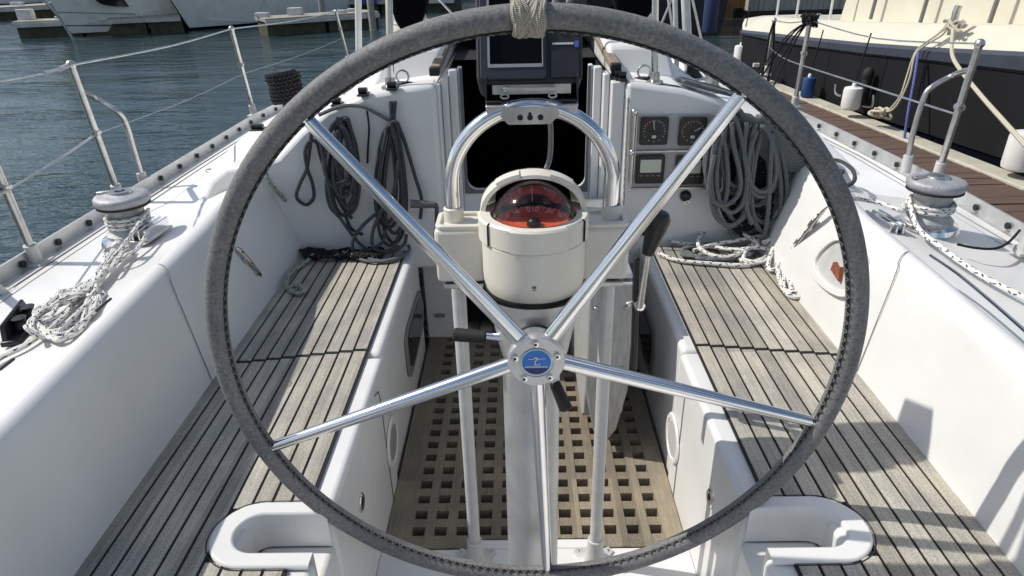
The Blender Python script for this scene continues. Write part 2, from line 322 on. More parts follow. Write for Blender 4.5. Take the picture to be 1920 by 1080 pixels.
def text(name, s_, size, mtx, m, parent):
    cu = bpy.data.curves.new(name, 'FONT'); cu.body = s_; cu.size = size; cu.align_x = 'CENTER'; cu.align_y = 'CENTER'; cu.extrude = .0002
    to = bpy.data.objects.new(name, cu); me = bpy.data.meshes.new_from_object(to); bpy.data.objects.remove(to)
    off = OFF[parent.name]; me.transform(Matrix.Translation(-off) @ mtx); me.materials.append(m)
    o = bpy.data.objects.new(name, me); C.objects.link(o); o.parent = parent; OFF[o.name] = off; return o
FACE = Matrix(((1, 0, 0), (0, 0, 1), (0, 1, 0))).to_4x4()   # XY text -> stands in XZ, read from -Y

# ================================================================== SETTING
WZ = -0.75
g = MB(); g.quadgrid([[(x, y, WZ) for x in (-900, -60, 60, 900)] for y in (-600, -20, 60, 1200)])
tag(g.build('water', WATER, smooth=False), kind='structure')

# ================================================================== OUR BOAT
yacht = thing('sailing_yacht', 'white sailing yacht whose cockpit and teak seats fill the picture', 'sailing yacht', (0, 1.5, -.75))
DZ = .48
def lerp(a, b, t): return a + (b - a) * t
def interp(tab, y):
    if y <= tab[0][0]: return tab[0][1]
    for (a, va), (b_, vb) in zip(tab, tab[1:]):
        if y <= b_: return lerp(va, vb, (y - a) / (b_ - a))
    return tab[-1][1]
RAIL = {-1: [(-.8, 1.20), (.3, 1.30), (1.5, 1.33), (3.3, 1.315), (4.5, 1.20), (6, .88), (7.6, .25), (8.2, .03)],
        1: [(-.8, 1.20), (.3, 1.27), (1.5, 1.325), (2.1, 1.34), (2.8, 1.305), (3.3, 1.265), (4.5, 1.12), (6, .82), (7.6, .25), (8.2, .03)]}
def railx(s, y): return interp(RAIL[s], y)
YS = [-.8, -.3, .3, .6, .9, 1.2, 1.5, 1.62, 1.72, 1.82, 1.9, 1.97]
for s in (-1, 1):
    rows = []
    for y in YS:
        xi = interp([(.3, .715), (.7, .73), (1.5, .77), (1.62, .79), (1.97, .80)], y)
        zt = interp([(1.5, .632), (1.62, .628), (1.97, .645)], y)
        xo = interp([(1.5, .865), (1.97, .92)], y)
        ry = railx(s, y)
        P = [(.702, .355), (.703, .375), (lerp(.703, xi - .010, .5), lerp(.375, zt - .03, .5)), (xi - .010, zt - .030), (xi - .005, zt - .014), (xi + .004, zt - .004), (xi + .016, zt), (xi + .030, zt - .002), (xi + .042, zt - .010), (xi + .064, zt - .058), (xi + .078, zt - .068), (xi + .115, zt - .070), (1.0, DZ + .058), (1.08, DZ + .035), (ry, DZ)]
        rows.append([(s * x, y, z) for x, z in P])
    g = MB(); g.quadgrid(rows); o = g.build('cockpit_coaming', GEL, yacht, angle=60)
    # moulded seam across the seat back
    g = MB(); P = [Vector(rows[5][k]) + Vector((-.0012 * s, .0 + .0, .0008)) for k in range(1, 8)]
    P = [p + Vector((0, .02 + i * .010, 0)) for i, p in enumerate(P)]
    g.tube(crm(P, 5), .0010, 6); g.build('moulding_seam', mat('grey_seam', (.2, .2, .2), .7), yacht)
    # hull side
    g = MB(); rr = []
    for y in [-.8, 0, .8, 1.6, 2.4, 3.3, 4, 5, 6, 7, 7.6, 8.2]:
        x = railx(s, y); wl = x * interp([(-.8, .75), (2, .93), (6, .7), (8.2, .2)], y)
        rr.append([(s * (x + .012), y, DZ - .01), (s * (x + .015), y, .2), (s * (wl + .02), y, -.45), (s * wl * .9, y, -.95)])
    g.quadgrid(rr); g.build('hull_side', GEL, yacht)
    # side deck forward of the cockpit
    g = MB(); rr = []
    for y in [1.97, 2.4, 3.3, 4, 5, 6, 7, 7.6, 8.2]:
        x = railx(s, y); rr.append([(s * min(.5, x * .6), y, DZ + .06), (s * x * .7, y, DZ + .05), (s * x, y, DZ)])
    g.quadgrid(rr); g.build('side_deck', GELR, yacht)
    # toe rail: aluminium strip with slots (blocks between slots) 
    g = MB(); n = 0; y = -.6
    sl = .0
    while y < 8.0:
        y2 = min(y + .15, 8.1); a = Vector((s * railx(s, y), y, 0)); c_ = Vector((s * railx(s, y2), y2, 0))
        g.bar(a + Vector((0, 0, DZ + .006)), c_ + Vector((0, 0, DZ + .006)), .004, .014)
        g.bar(a + Vector((0, 0, DZ + .036)), c_ + Vector((0, 0, DZ + .036)), .006, .016)
        d = c_ - a; g.bar(a + Vector((0, 0, DZ + .02)), a + d * 1.0 + Vector((0, 0, DZ + .02)), .0042, .022)
        g.bar(a + Vector((-s * .012, 0, DZ + .003)), c_ + Vector((-s * .012, 0, DZ + .003)), .022, .004)
        y = y2
    g.build('toe_rail', ALU, yacht)
    g = MB(); y = -.5
    while y < 6:
        x = railx(s, y + .138); g.lathe([(.0001, -.0001), (.010, -.0001), (.010, .004), (.0001, .004)], (s * (x - .006), y + .138, DZ + .02), (-s, 0, 0), 12); y += .15
    g.build('rail_perforations', SEAM, yacht)
    # genoa track grooves on the side deck
    g = MB()
    for dx in (.055, .085):
        g.tube([(s * (railx(s, yy) - dx), yy, DZ + .0045 + dx * .08) for yy in (-.5, .5, 1.5, 2.5, 3.5)], .0022, 6)
    g.build('deck_groove', mat('groove', (.2, .2, .18), .8), yacht)
for s in (-1, 1):
    g = MB(); g.hexa([(s * .84, 2.06, .50), (s * 1.15, 2.20, .50), (s * 1.16, 4.2, .50), (s * .84, 4.2, .50), (s * .84, 2.30, .642), (s * 1.07, 2.46, .60), (s * 1.08, 4.2, .60), (s * .84, 4.2, .66)]); g.build('deck_moulding', GELR, yacht, bevel=.02, bseg=3)
# transom
g = MB(); g.box(-1.2, 1.2, -.84, -.8, -.9, DZ); g.build('transom', GEL, yacht)
# sole
g = MB(); g.box(-.345, .345, -.8, 1.085, -.03, .004); g.box(-.13, .13, 1.085, 1.112, -.03, .004)
g.build('cockpit_sole', GEL, yacht, bevel=.003)
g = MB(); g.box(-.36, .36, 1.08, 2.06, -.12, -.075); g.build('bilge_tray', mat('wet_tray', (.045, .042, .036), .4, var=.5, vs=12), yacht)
# seat bases: riser, lip and top
NY0, NY1, NX = .738, .832, .475      # wheel notch in each seat
for s in (-1, 1):
    g = MB()
    def bx(x0, x1, y0, y1, z0, z1): g.box(min(s * x0, s * x1), max(s * x0, s * x1), y0, y1, z0, z1)
    bx(.345, .71, NY1, 1.325, -.1, .366); bx(.345, .71, -.8, NY0, -.1, .366); bx(NX, .71, NY0, NY1, -.1, .366); bx(.345, NX, NY0, NY1, -.1, .30)
    g.build('seat_locker', GEL, yacht, bevel=.012, bseg=4)
    g = MB(); bx(.352, .71, 1.333, 1.97, -.1, .366); g.build('seat_locker', GEL, yacht, bevel=.014, bseg=4)
    # white rim round the notch
    def cap(hw, xe, x0):
        c_y = (NY0 + NY1) / 2; P = [(x0, c_y - hw)]; rr_ = hw; cx = xe - rr_
        P += [(cx + rr_ * math.sin(a), c_y - rr_ * math.cos(a)) for a in [math.pi * k / 18 for k in range(19)]]
        P.append((x0, c_y + hw)); return P
    O = cap(.068, .525, .350); I = cap(.040, .487, .350)
    g = MB(); rows = []
    for P, z in ((O, .370), (O, .377), (I, .3775), (I, .302)): rows.append([(s * x, y, z) for x, y in P])
    g.quadgrid(rows, closed_u=False); g.build('notch_rim', GEL, yacht, bevel=.004)
    g = MB(); O2 = cap(.072, .529, .383); g.tube([(s * x, y, .3728) for x, y in O2], .0015, 6); g.build('notch_seal', SEAM, yacht)
    # teak: black bed + planks
    g = MB()
    def clipranges(x0, x1, ya, yb):
        xm = (x0 + x1) / 2; cy = (NY0 + NY1) / 2
        hw = .070; xe = .527
        if xm > xe: return [(ya, yb)]
        cx = xe - hw; h = hw if xm < cx else math.sqrt(max(0, hw * hw - (xm - cx) ** 2))
        out_ = []
        if cy - h > ya: out_.append((ya, min(yb, cy - h)))
        if cy + h < yb: out_.append((max(ya, cy + h), yb))
        return out_
    bed = MB()
    for part, (ya, yb) in enumerate(((-.7, 1.33), (1.34, 1.93))):
        for k in range(10):
            x0 = .385 + k * .0325; x1 = x0 + .0325
            yy = (x0 - .385) * .17
            a_ = ya if part == 0 else 1.349 - yy; b2 = 1.337 - yy if part == 0 else yb
            for (q0, q1) in clipranges(x0, x1, a_, b2):
                g.box(min(s * (x0 + .0026), s * (x1 - .0026)), max(s * (x0 + .0026), s * (x1 - .0026)), q0, q1, .3675, .3735)
                bed.box(min(s * (x0 - .002), s * (x1 + .0)), max(s * (x0 - .002), s * (x1 + .0)), q0 - (.007 if q0 > 1 else 0), q1 + .006, .3665, .3716)
    g.build('seat_slats', TEAK, yacht, smooth=False)
    bed.build('seat_caulking', SEAM, yacht, smooth=False)
    # recessed oval locker window / stowage opening in the riser
    xr = .3515
    q = [PX(784, 540, -xr), PX(792, 572, -xr), PX(792, 610, -xr), PX(771, 706, -xr), PX(764, 706, -xr), PX(757, 640, -xr), PX(762, 610, -xr)] if s < 0 else [PX(1203, 560, xr), PX(1212, 575, xr), PX(1228, 620, xr), PX(1228, 660, xr), PX(1222, 705, xr), PX(1210, 680, xr), PX(1200, 620, xr)]
    cyx = (sum(p.y for p in q) / 7, sum(p.z for p in q) / 7)
    poly = [(lerp(p.y, p2.y, k), lerp(p.z, p2.z, k)) for p, p2 in zip(q, q[1:] + q[:1]) for k in (.12, .88)]
    g = MB(); g.prism(poly, 0, 1, lambda a, b_, z: (s * (xr - .001 - .004 * z), a, b_)); o = g.build('locker_window', mat('window_rim', (.22, .22, .22), .5), yacht, bevel=.002)
    g = MB(); g.prism([(cyx[0] + (a - cyx[0]) * .78, cyx[1] + (b_ - cyx[1]) * .74) for a, b_ in poly], 0, 1, lambda a, b_, z: (s * (xr - .0055 - .0015 * z), a, b_)); g.build('pane', GLASSB, o)
    # round ventilation grille
    c_y, c_z = 1.30, .135
    xr = .3445
    g = MB(); g.lathe([(.0001, 0), (.062, 0), (.064, .002), (.060, .006), (.050, .006), (.0485, .004), (.0001, .004)], (s * xr, c_y, c_z), (-s, 0, 0), 40); o = g.build('vent_grille', WHITEP, yacht)
    g = MB()
    for i in range(-6, 7):
        for j in range(-6, 7):
            a, b_ = i * .0072 + (j % 2) * .0036, j * .0066
            if a * a + b_ * b_ < .045 ** 2:
                g.lathe([(.0001, 0), (.0024, 0)], (s * (xr - .0047), c_y + a, c_z + b_), (-s, 0, 0), 6)
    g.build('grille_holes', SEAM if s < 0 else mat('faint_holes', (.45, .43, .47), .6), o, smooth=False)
    # flush latch
    g = MB(); g.lathe([(.0001, 0), (.019, 0), (.019, .002), (.016, .004), (.012, .003), (.0001, .003)], (s * xr, .995, .235), (-s, 0, 0), 28); o = g.build('locker_latch', CHROME, yacht)
    g = MB(); g.lathe([(.0001, 0), (.007, 0), (.007, .001), (.0001, .001)], (s * (xr - .0036), .995, .239), (-s, 0, 0), 14); g.build('latch_hole', SEAM, o)
    # vertical seam of the locker door
    g = MB(); g.tube([(s * (xr - .0005), y_, z_) for y_, z_ in ((1.245, .0), (1.245, .30), (1.235, .33), (1.2, .343))], .0013, 5); g.build('door_seam', mat('locker_seam', (.16, .155, .14), .8), yacht)

# bulkhead and bridge
BY = 1.95
def wallprism(poly, y0, y1, name, m=GEL, bevel=.006, parent=yacht):
    g = MB(); g.prism(poly, y0, y1, lambda x, z, y: (x, y, z)); return g.build(name, m, parent, bevel=bevel)
wallprism([(-1.04, .42), (-.86, .30), (-.255, .30), (-.255, .872), (-.33, .868), (-.44, .852), (-.57, .808), (-.66, .745), (-.74, .672), (-.80, .652), (-.90, .642), (-.955, .605), (-1.0, .540), (-1.04, .525)], BY, BY + .12, 'cabin_bulkhead', bevel=.014)
wallprism([(.285, .30), (.86, .30), (1.04, .42), (1.04, .525), (1.0, .540), (.955, .605), (.90, .642), (.80, .655), (.74, .68), (.66, .755), (.57, .81), (.45, .845), (.30, .868), (.285, .868)], BY, BY + .12, 'cabin_bulkhead', bevel=.014)
# coachroof top
rows = []
for y in (1.99, 2.3, 3.0, 4.0, 5.0, 5.6):
    k = interp([(1.99, 1), (4, .92), (5.6, .55)], y); zz = interp([(1.99, 0), (3, .03), (5.6, -.12)], y)
    rows.append([(x * k, y, z + zz) for x, z in ((-1.0, .52), (-.95, .60), (-.90, .640), (-.80, .652), (-.74, .672), (-.66, .745), (-.57, .806), (-.44, .850), (-.30, .868), (-.26, .868))])
g = MB(); g.quadgrid(rows); g.build('coachroof_side', GELR, yacht, angle=50)
g = MB(); g.quadgrid([[(-x, y, z) for x, y, z in r] for r in rows]); g.build('coachroof_side', GELR, yacht, angle=50)
g = MB(); g.quadgrid([[(-.27, y, .868 + interp([(2.9, .03), (5.6, -.12)], y)), (.27, y, .868 + interp([(2.9, .03), (5.6, -.12)], y))] for y in (2.9, 4, 5.6)])
g.quadgrid([[(x, 5.6, .75) for x in (-.6, 0, .6)], [(x, 6.2, .54) for x in (-.5, 0, .5)]]); g.build('coachroof_top', GELR, yacht)
# raised mouldings each side of the hatch
for s in (-1, 1):
    a, b_ = (.255, .47)
    g = MB(); g.hexa([(s * a, 2.12, .86), (s * b_, 2.12, .84), (s * (b_ + .10), 3.1, .84), (s * a, 3.1, .86), (s * (a + .0), 2.17, .945), (s * (b_ - .03), 2.17, .94), (s * (b_ + .04), 3.1, .955), (s * a, 3.1, .96)])
    g.build('raised_moulding', GEL, yacht, bevel=.016, bseg=3)
    g = MB(); g.bar((s * .262, 2.02, .900), (s * .262, 3.0, .975), .028, .022); g.build('hatch_rail', TEAKD, yacht, bevel=.003)
    g = MB(); g.bar((s * .262, 2.005, .899), (s * .262, 2.03, .901), .030, .024); g.build('rail_end', SEAM, yacht, bevel=.003)
# companionway jambs (stepped), sill and interior
for s in (-1, 1):
    g = MB()
    x = .245 if s < 0 else .245
    g.box(min(s * .200, s * .225), max(s * .200, s * .225), 2.03, 2.07, .36, .90)
    g.box(min(s * .226, s * .245), max(s * .226, s * .245), 2.0, 2.07, .30, .885)
    g.box(min(s * .246, s * (.256 if s < 0 else .284)), max(s * .246, s * (.256 if s < 0 else .284)), 1.965, 2.07, .30, .868)
    g.build('companionway_jamb', GEL, yacht, bevel=.004)
# washboard surround with rounded lower corners
oy = 2.045
def rrect(x0, x1, z0, z1, r, n=6):
    P = []
    for cx, cz, a0 in ((x1 - r, z0 + r, -90), (x1 - r, z1 - r, 0), (x0 + r, z1 - r, 90), (x0 + r, z0 + r, 180)):
        P += [(cx + r * math.cos(R(a0 + 90 * k / n)), cz + r * math.sin(R(a0 + 90 * k / n))) for k in range(n + 1)]
    return P
def ushape(w0, w1, z0, z1, r, zt):
    n = 8; P = [(-w0, zt), (-w0, z0), (w0, z0), (w0, zt), (w1, zt)]
    P += [(w1 - r + r * math.cos(R(-90 * k / n)), z1 + r + r * math.sin(R(-90 * k / n))) for k in range(n + 1)]
    P += [(-w1 + r + r * math.cos(R(-90 - 90 * k / n)), z1 + r + r * math.sin(R(-90 - 90 * k / n))) for k in range(n + 1)]
    return P + [(-w1, zt)]
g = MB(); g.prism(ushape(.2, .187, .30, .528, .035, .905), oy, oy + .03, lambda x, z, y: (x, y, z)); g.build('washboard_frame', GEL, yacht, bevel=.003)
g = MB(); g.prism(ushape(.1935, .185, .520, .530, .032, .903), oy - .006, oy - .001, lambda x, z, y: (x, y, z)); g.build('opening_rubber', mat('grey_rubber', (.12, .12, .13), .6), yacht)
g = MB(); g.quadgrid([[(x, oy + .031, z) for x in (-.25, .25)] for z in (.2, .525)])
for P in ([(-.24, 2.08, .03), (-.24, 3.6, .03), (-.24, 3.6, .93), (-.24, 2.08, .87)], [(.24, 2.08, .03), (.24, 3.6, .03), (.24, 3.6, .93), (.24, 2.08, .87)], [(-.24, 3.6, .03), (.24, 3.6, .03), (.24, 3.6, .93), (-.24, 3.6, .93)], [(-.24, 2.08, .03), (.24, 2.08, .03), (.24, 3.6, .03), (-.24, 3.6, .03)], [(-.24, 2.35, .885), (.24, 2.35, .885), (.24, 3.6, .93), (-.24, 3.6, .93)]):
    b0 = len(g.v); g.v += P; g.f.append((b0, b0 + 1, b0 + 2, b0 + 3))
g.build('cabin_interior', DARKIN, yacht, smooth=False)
# sliding hatch (pushed forward) and its garage
g = MB(); g.box(-.245, .245, 2.55, 3.3, .94, .965); g.build('sliding_hatch', GEL, yacht, bevel=.008)
# bridge
g = MB(); g.box(-.352, -.225, 2.03, 2.12, -.1, .372); g.box(.225, .352, 2.03, 2.12, -.1, .372); g.box(-.225, .225, 2.30, 2.36, -.1, .2); g.box(-.225, .225, 2.074, 2.13, .2, .40); g.box(-.352, .352, 2.0, 2.03, .345, .372)
g.build('bridge_deck', GEL, yacht, bevel=.006)
g = MB()
for k in range(9): g.box(-.224 + k * .05 + .002, -.224 + k * .05 + .048, 2.065, 2.30, -.01, .0)
g.build('step_slats', TEAK, yacht, smooth=False)
g = MB(); g.box(-.224, .225, 2.062, 2.30, -.03, -.004); g.build('step_caulking', SEAM, yacht)
# small bridge latch
p = PY(825, 590, 2.03); g = MB(); g.prism(rrect(p.x - .018, p.x + .018, p.z - .007, p.z + .007, .006), 2.022, 2.03, lambda x, z, y: (x, y, z)); g.build('keyhole_plate', STEEL, yacht)
# traveller across the hatch front
g = MB(); g.bar((-.255, 2.24, .985), (.255, 2.24, .985), .03, .014); g.bar((-.255, 2.24, .971), (.255, 2.24, .971), .018, .014); g.build('mainsheet_track', ALU, yacht, bevel=.003)
# open port in the starboard coaming (recessed stowage cubby)
s = 1
def onco(y, z):   # inner face of the starboard coaming
    xi = interp([(.3, .715), (.7, .73), (1.5, .775), (1.97, .80)], y); return interp([(.375, .703), (.60, xi - .010)], z)
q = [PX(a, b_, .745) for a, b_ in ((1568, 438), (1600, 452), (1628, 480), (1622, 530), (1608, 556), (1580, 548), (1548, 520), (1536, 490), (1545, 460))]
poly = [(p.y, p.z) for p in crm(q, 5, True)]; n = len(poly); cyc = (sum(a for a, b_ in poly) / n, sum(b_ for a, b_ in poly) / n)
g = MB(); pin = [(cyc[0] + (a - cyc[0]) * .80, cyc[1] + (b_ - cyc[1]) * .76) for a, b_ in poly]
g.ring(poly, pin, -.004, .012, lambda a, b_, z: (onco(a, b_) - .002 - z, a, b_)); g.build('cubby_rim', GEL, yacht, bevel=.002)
g = MB(); g.prism(pin, 0, .002, lambda a, b_, z: (onco(a, b_) - .003 - z, a, b_)); g.build('cubby_recess', mat('cubby_shade', (.50, .50, .48), .5, var=.25, vs=9), yacht)  # flat plate, its grey stands in for shade inside the recess
tagc = MB(); tagc.box(-.0, .0 + .004, -.02, .02, -.006, .006)
g = MB(); p = PX(1578, 508, .738); g.prism([(p.y - .03, p.z - .012), (p.y + .022, p.z - .006), (p.y + .026, p.z + .012), (p.y, p.z + .006), (p.y - .012, p.z + .016)], 0, .01, lambda a, b_, z: (onco(a, b_) - .006 - z, a, b_)); g.build('rusty_bracket', mat('rust_brown', (.25, .07, .03), .8, var=.5, vs=60), yacht)
# starboard coaming grab strip (steel strip on crest)
pts = [PZ(x, y, .622) for x, y in ((1742, 487), (1790, 520), (1850, 570), (1920, 632))]
g = MB(); g.tube(crm([p + Vector((0, 0, .010)) for p in pts], 5), .003, 8); g.build('coaming_strip', CHROME, yacht)
# deck non-slip dashes on the port coaming
for a, b_ in (((180, 583), (208, 560)), ((0, 693), (26, 673))):
    g = MB(); g.tube([PZ(*a, .628), PZ(*b_, .628)], .0026, 6); g.build('track_slot', SEAM, yacht)

# ------------------------------------------------------------------ grating
gr = thing('floor_grating', 'weathered teak grating lying on the cockpit sole', 'grating', (0, 1.55, -.02))
L_ = [-.269, -.218, -.165, -.113, -.061]; Rr = [.074, .124, .178, .229, .283]
cols = L_ + [-.010, .030] + Rr; cols = [-.269, -.218, -.166, -.114, -.062, -.010, .026, .075, .126, .178, .230, .283]
rowsY = [1.143 + .0513 * k for k in range(18)]
hw = .0148
edges = [-.345]
g = MB(); lb = [(-.343, cols[0] - hw)] + [(cols[i] + hw, cols[i + 1] - hw) for i in range(len(cols) - 1)] + [(cols[-1] + hw, .343)]
for x0, x1 in lb:
    y0 = 1.118 if abs((x0 + x1) / 2) < .14 else 1.092
    g.box(x0, x1, y0, 2.058, -.03, .0)
ys = [1.092] + rowsY + [2.06]
for i in range(len(ys) - 1):
    ya = ys[i] + (hw - .0015 if i else 0); yb = ys[i + 1] - (hw - .0015 if i < len(ys) - 2 else 0)
    for c_ in cols:
        y0 = max(ya, 1.118) if abs(c_) < .14 else ya
        g.box(c_ - hw - .001, c_ + hw + .001, y0, yb, -.028, -.0012)
g.build('lattice', TEAKG, gr, smooth=False)

# ------------------------------------------------------------------ pedestal
HUB = Vector((0, .84, .661)); PYY = .945
ped = thing('steering_pedestal', 'pale aluminium steering column standing in front of the wheel hub', 'pedestal', (0, PYY, 0))
g = MB(); g.lathe([(.085, .004), (.085, .018), (.06, .03), (.052, .045), (.048, .10), (.048, .60)], (-.006, PYY, 0), seg=40); g.build('column', ALU, ped)
g = MB(); rows = []
for z, rx_, ry_ in ((.585, .049, .049), (.61, .056, .05), (.66, .066, .056), (.705, .079, .07), (.722, .083, .074)):
    rows.append([(rx_ * math.cos(a), PYY + .012 + ry_ * math.sin(a), z) for a in [2 * math.pi * k / 40 for k in range(40)]])
g.quadgrid(rows, closed_u=True); g.build('cast_head', ALU, ped)
g = MB(); g.lathe([(.030, 0), (.030, .02), (.034, .022), (.034, .032), (.027, .036), (.027, .07)], HUB + Vector((0, .07, 0)), (0, -1, 0), 32); g.build('shaft_boss', ALU, ped)
g = MB(); g.lathe([(.0345, 0), (.0355, .001), (.0355, .006), (.0345, .007)], HUB + Vector((0, .046, 0)), (0, -1, 0), 32); g.build('seal_ring', BLACKR, ped)
# brake / throttle levers
a = PY(960, 638, .93); b_ = PY(912, 632, .94); c_ = PY(850, 627, .95)
g = MB(); g.tube([a, b_], .004, 10); g.tube([a + Vector((0, 0, .008)), b_ + Vector((0, 0, .006))], .002, 8); o = g.build('side_lever', CHROME, ped)
g = MB(); g.tube([c_, lerp(c_, b_, .06), lerp(c_, b_, .5), lerp(c_, b_, .97), b_], lambda t: .010 + .002 * (1 - t) - (.004 if t in (0, 1) else 0), 16); g.build('lever_grip', BLACKR, o)
a = PY(1030, 700, .9); b_ = PY(1040, 718, .888); c_ = PY(1062, 768, .875)
g = MB(); g.tube([a, b_], .004, 10); o = g.build('front_lever', CHROME, ped)
g = MB(); g.tube([b_, lerp(b_, c_, .1), lerp(b_, c_, .6), lerp(b_, c_, .93), c_], lambda t: .0085 + .0035 * t - (.004 if t > .98 else 0), 16); g.build('lever_grip', BLACKR, o)

# ------------------------------------------------------------------ wheel
whl = thing('steering_wheel', 'large leather wrapped steering wheel with five chrome spokes in the foreground', 'steering wheel', HUB)
RW = .462; RT = .0154
WC = Vector((-.002, .84, .672))
g = MB(); g.tube([WC + Vector((RW * math.cos(a), 0, RW * math.sin(a))) for a in [2 * math.pi * k / 200 for k in range(200)]], RT, 28, closed=True); rim = g.build('rim', LEATH, whl)
# stitching zigzag on the inner edge
g = MB(); g2 = MB(); N = 400
for k in range(N):
    a0 = 2 * math.pi * k / N; a1 = 2 * math.pi * (k + 1) / N
    for i, (ya, yb) in enumerate(((-.0050, .0045),)):
        sg = 1 if k % 2 else -1
        def P(a, yy, lift=.0002):
            r_ = RW - math.sqrt(RT ** 2 - yy ** 2) - lift; return WC + Vector((r_ * math.cos(a), yy - .0065, r_ * math.sin(a)))
        g.tube([P(a0, -.0036 * sg), P((a0 + a1) / 2, 0, .0016), P(a1, .0036 * sg)], .0009, 4, caps=False)
g.build('stitching', mat('waxed_thread', (.15, .145, .135), .8), rim)
g2.tube([WC + Vector(((RW - RT + .0003) * math.cos(a), -.0062, (RW - RT + .0003) * math.sin(a))) for a in [2 * math.pi * k / 160 for k in range(160)]], .0022, 6, closed=True)
g2.build('leather_seam', SEAM, rim)
for k in range(5):
    a = R(56.3 + 72 * k); d = Vector((math.cos(a), 0, math.sin(a)))
    e_ = HUB + d * .3
    # reach rim: solve |HUB + d t - WC| = RW
    o_ = HUB - WC; bb = o_.dot(d); tt = -bb + math.sqrt(bb * bb - (o_.dot(o_) - RW * RW)); 
    g = MB(); g.tube([HUB + Vector((0, .012, 0)) + d * .030, HUB + Vector((0, .006, 0)) + d * (tt * .5), HUB + d * (tt - .008)], lambda t: .0125 - .0038 * t, 20); g.build('spoke', CHROME, whl)
g = MB(); g.lathe([(.0001, .0), (.040, .0), (.0425, .003), (.0425, .016), (.041, .018), (.0405, .0195), (.026, .0195), (.026, .018), (.0001, .018)], HUB + Vector((0, .013, 0)), (0, -1, 0), 56); hub = g.build('hub', ALU, whl)
g = MB(); g.lathe([(.0001, 0), (.0225, 0), (.0225, .001), (.0001, .001)], HUB + Vector((0, -.0052, 0)), (0, -1, 0), 48); bd = g.build('badge', BLUEB, whl)
g = MB(); P = [(.0205 * math.cos(a), .0205 * math.sin(a)) for a in [R(210 + 120 * k / 16) for k in range(17)]]; g.prism(P, 0, .0004, lambda x, z, y: (HUB.x + x, HUB.y - .0064 - y, HUB.z + z)); g.build('badge_base', NAVYB, bd, smooth=False)
g = MB(); g.ring([(.0232 * math.cos(a), .0232 * math.sin(a)) for a in [2 * math.pi * k / 40 for k in range(40)]], [(.0212 * math.cos(a), .0212 * math.sin(a)) for a in [2 * math.pi * k / 40 for k in range(40)]], 0, .0006, lambda x, z, y: (HUB.x + x, HUB.y - .0062 - y, HUB.z + z)); g.build('badge_ring', mat('pale_ring', (.45, .62, .66), .4), bd)
# emblem: a winged bird over small waves and a band of tiny letters
g = MB(); 
def strip(pts, w_, y0=.0068):
    g.tube([(HUB.x + x, HUB.y - y0, HUB.z + z) for x, z in pts], w_, 4, caps=False)
strip([(-.012, .006), (-.006, .0055), (-.001, .0075), (.001, .006), (.004, .006), (.013, .0065)], .0006); strip([(-.003, .0075), (.0, .0085), (.0025, .0065), (-.002, .002), (-.001, -.003)], .0009); strip([(-.004, -.004), (.0, -.0035), (.004, -.0045), (.005, -.001)], .0007)
g.build('badge_emblem', WMARK, bd)
g = MB(); x = -.0165; random.seed(3)
while x < .016:
    w_ = random.choice((.0012, .0018, .0024)); g.box(HUB.x + x, HUB.x + x + w_, HUB.y - .0072, HUB.y - .0064, HUB.z - .0092, HUB.z - .0058); x += w_ + .0007
g.build('badge_lettering', mat('badge_letter', (.45, .52, .65), .5), bd, smooth=False)
for k in range(5):
    a = R(90 + 72 * k + 2); c_ = HUB + Vector((.0325 * math.cos(a), -.0065, .0325 * math.sin(a)))
    g = MB(); g.lathe([(.0001, 0), (.0050, 0), (.0052, .0008), (.0050, .0038), (.0040, .0044), (.0024, .0044), (.0024, .0030), (.0001, .0030)], c_, (0, -1, 0), 18); o = g.build('bolt', CHROME, whl)
    g = MB(); g.lathe([(.0001, 0), (.0023, 0), (.0023, .0002)], c_ + Vector((0, -.0032, 0)), (0, -1, 0), 6); g.build('bolt_socket', SEAM, o)
# turk's head knot on the king spoke
g = MB(); ac = R(90.6)
def rimp(a, th, r_): 
    c_ = WC + Vector((RW * math.cos(a), 0, RW * math.sin(a))); d = Vector((math.cos(a), 0, math.sin(a))); return c_ + d * r_ * math.cos(th) + Vector((0, 1, 0)) * r_ * math.sin(th)
for st in range(4):
    pts = []
    nT = 5
    for k in range(nT * 24):
        th = 2 * math.pi * k / 24 ; ph = th * 4 / 5 * 1.0 + st * .42
        pts.append(rimp(ac + .030 * math.sin(ph) + (st - 1.5) * .005, th, RT + .0035 + .0018 * math.sin(ph * 2 + th)))
    g.tube(pts, .0036, 6, closed=True)
g.tube([rimp(ac + a_, 0, 0) for a_ in (-.038, -.02, 0, .02, .038)], RT + .0018, 20)
g.build('rope_knot', rope_mat('knot_cord', (.52, .47, .38), None, None, dark=.5, twist=260), whl)

# ------------------------------------------------------------------ compass
CC = Vector((0, .975, 0)); rc = .081
cmp_ = thing('binnacle_compass', 'cream binnacle compass with tinted dome and red card above the wheel hub', 'compass', (0, .975, .722))
g = MB(); g.lathe([(.07, .722), (.077, .724), (.080, .735), (.081, .75), (.081, .805), (.079, .807)], CC, seg=56); g.build('housing', CREAM, cmp_)
g = MB(); g.lathe([(.076, .722), (.079, .719), (.079, .7235), (.07, .7245)], CC, seg=48); g.build('base_gasket', BLACKR, cmp_)
g = MB()
for k in range(12):
    a0 = 2 * math.pi * k / 12 + .08; big = k % 3 != 1; ro = .0855 if big else .082
    g.lathe([(.064, .8075), (ro - .001, .8075), (ro, .8085), (ro, .841), (ro - .003, .844), (.067, .844), (.064, .838)], CC, seg=6, a0=a0, a1=a0 + 2 * math.pi / 12)
g.build('locking_ring', CREAM, cmp_, angle=35)
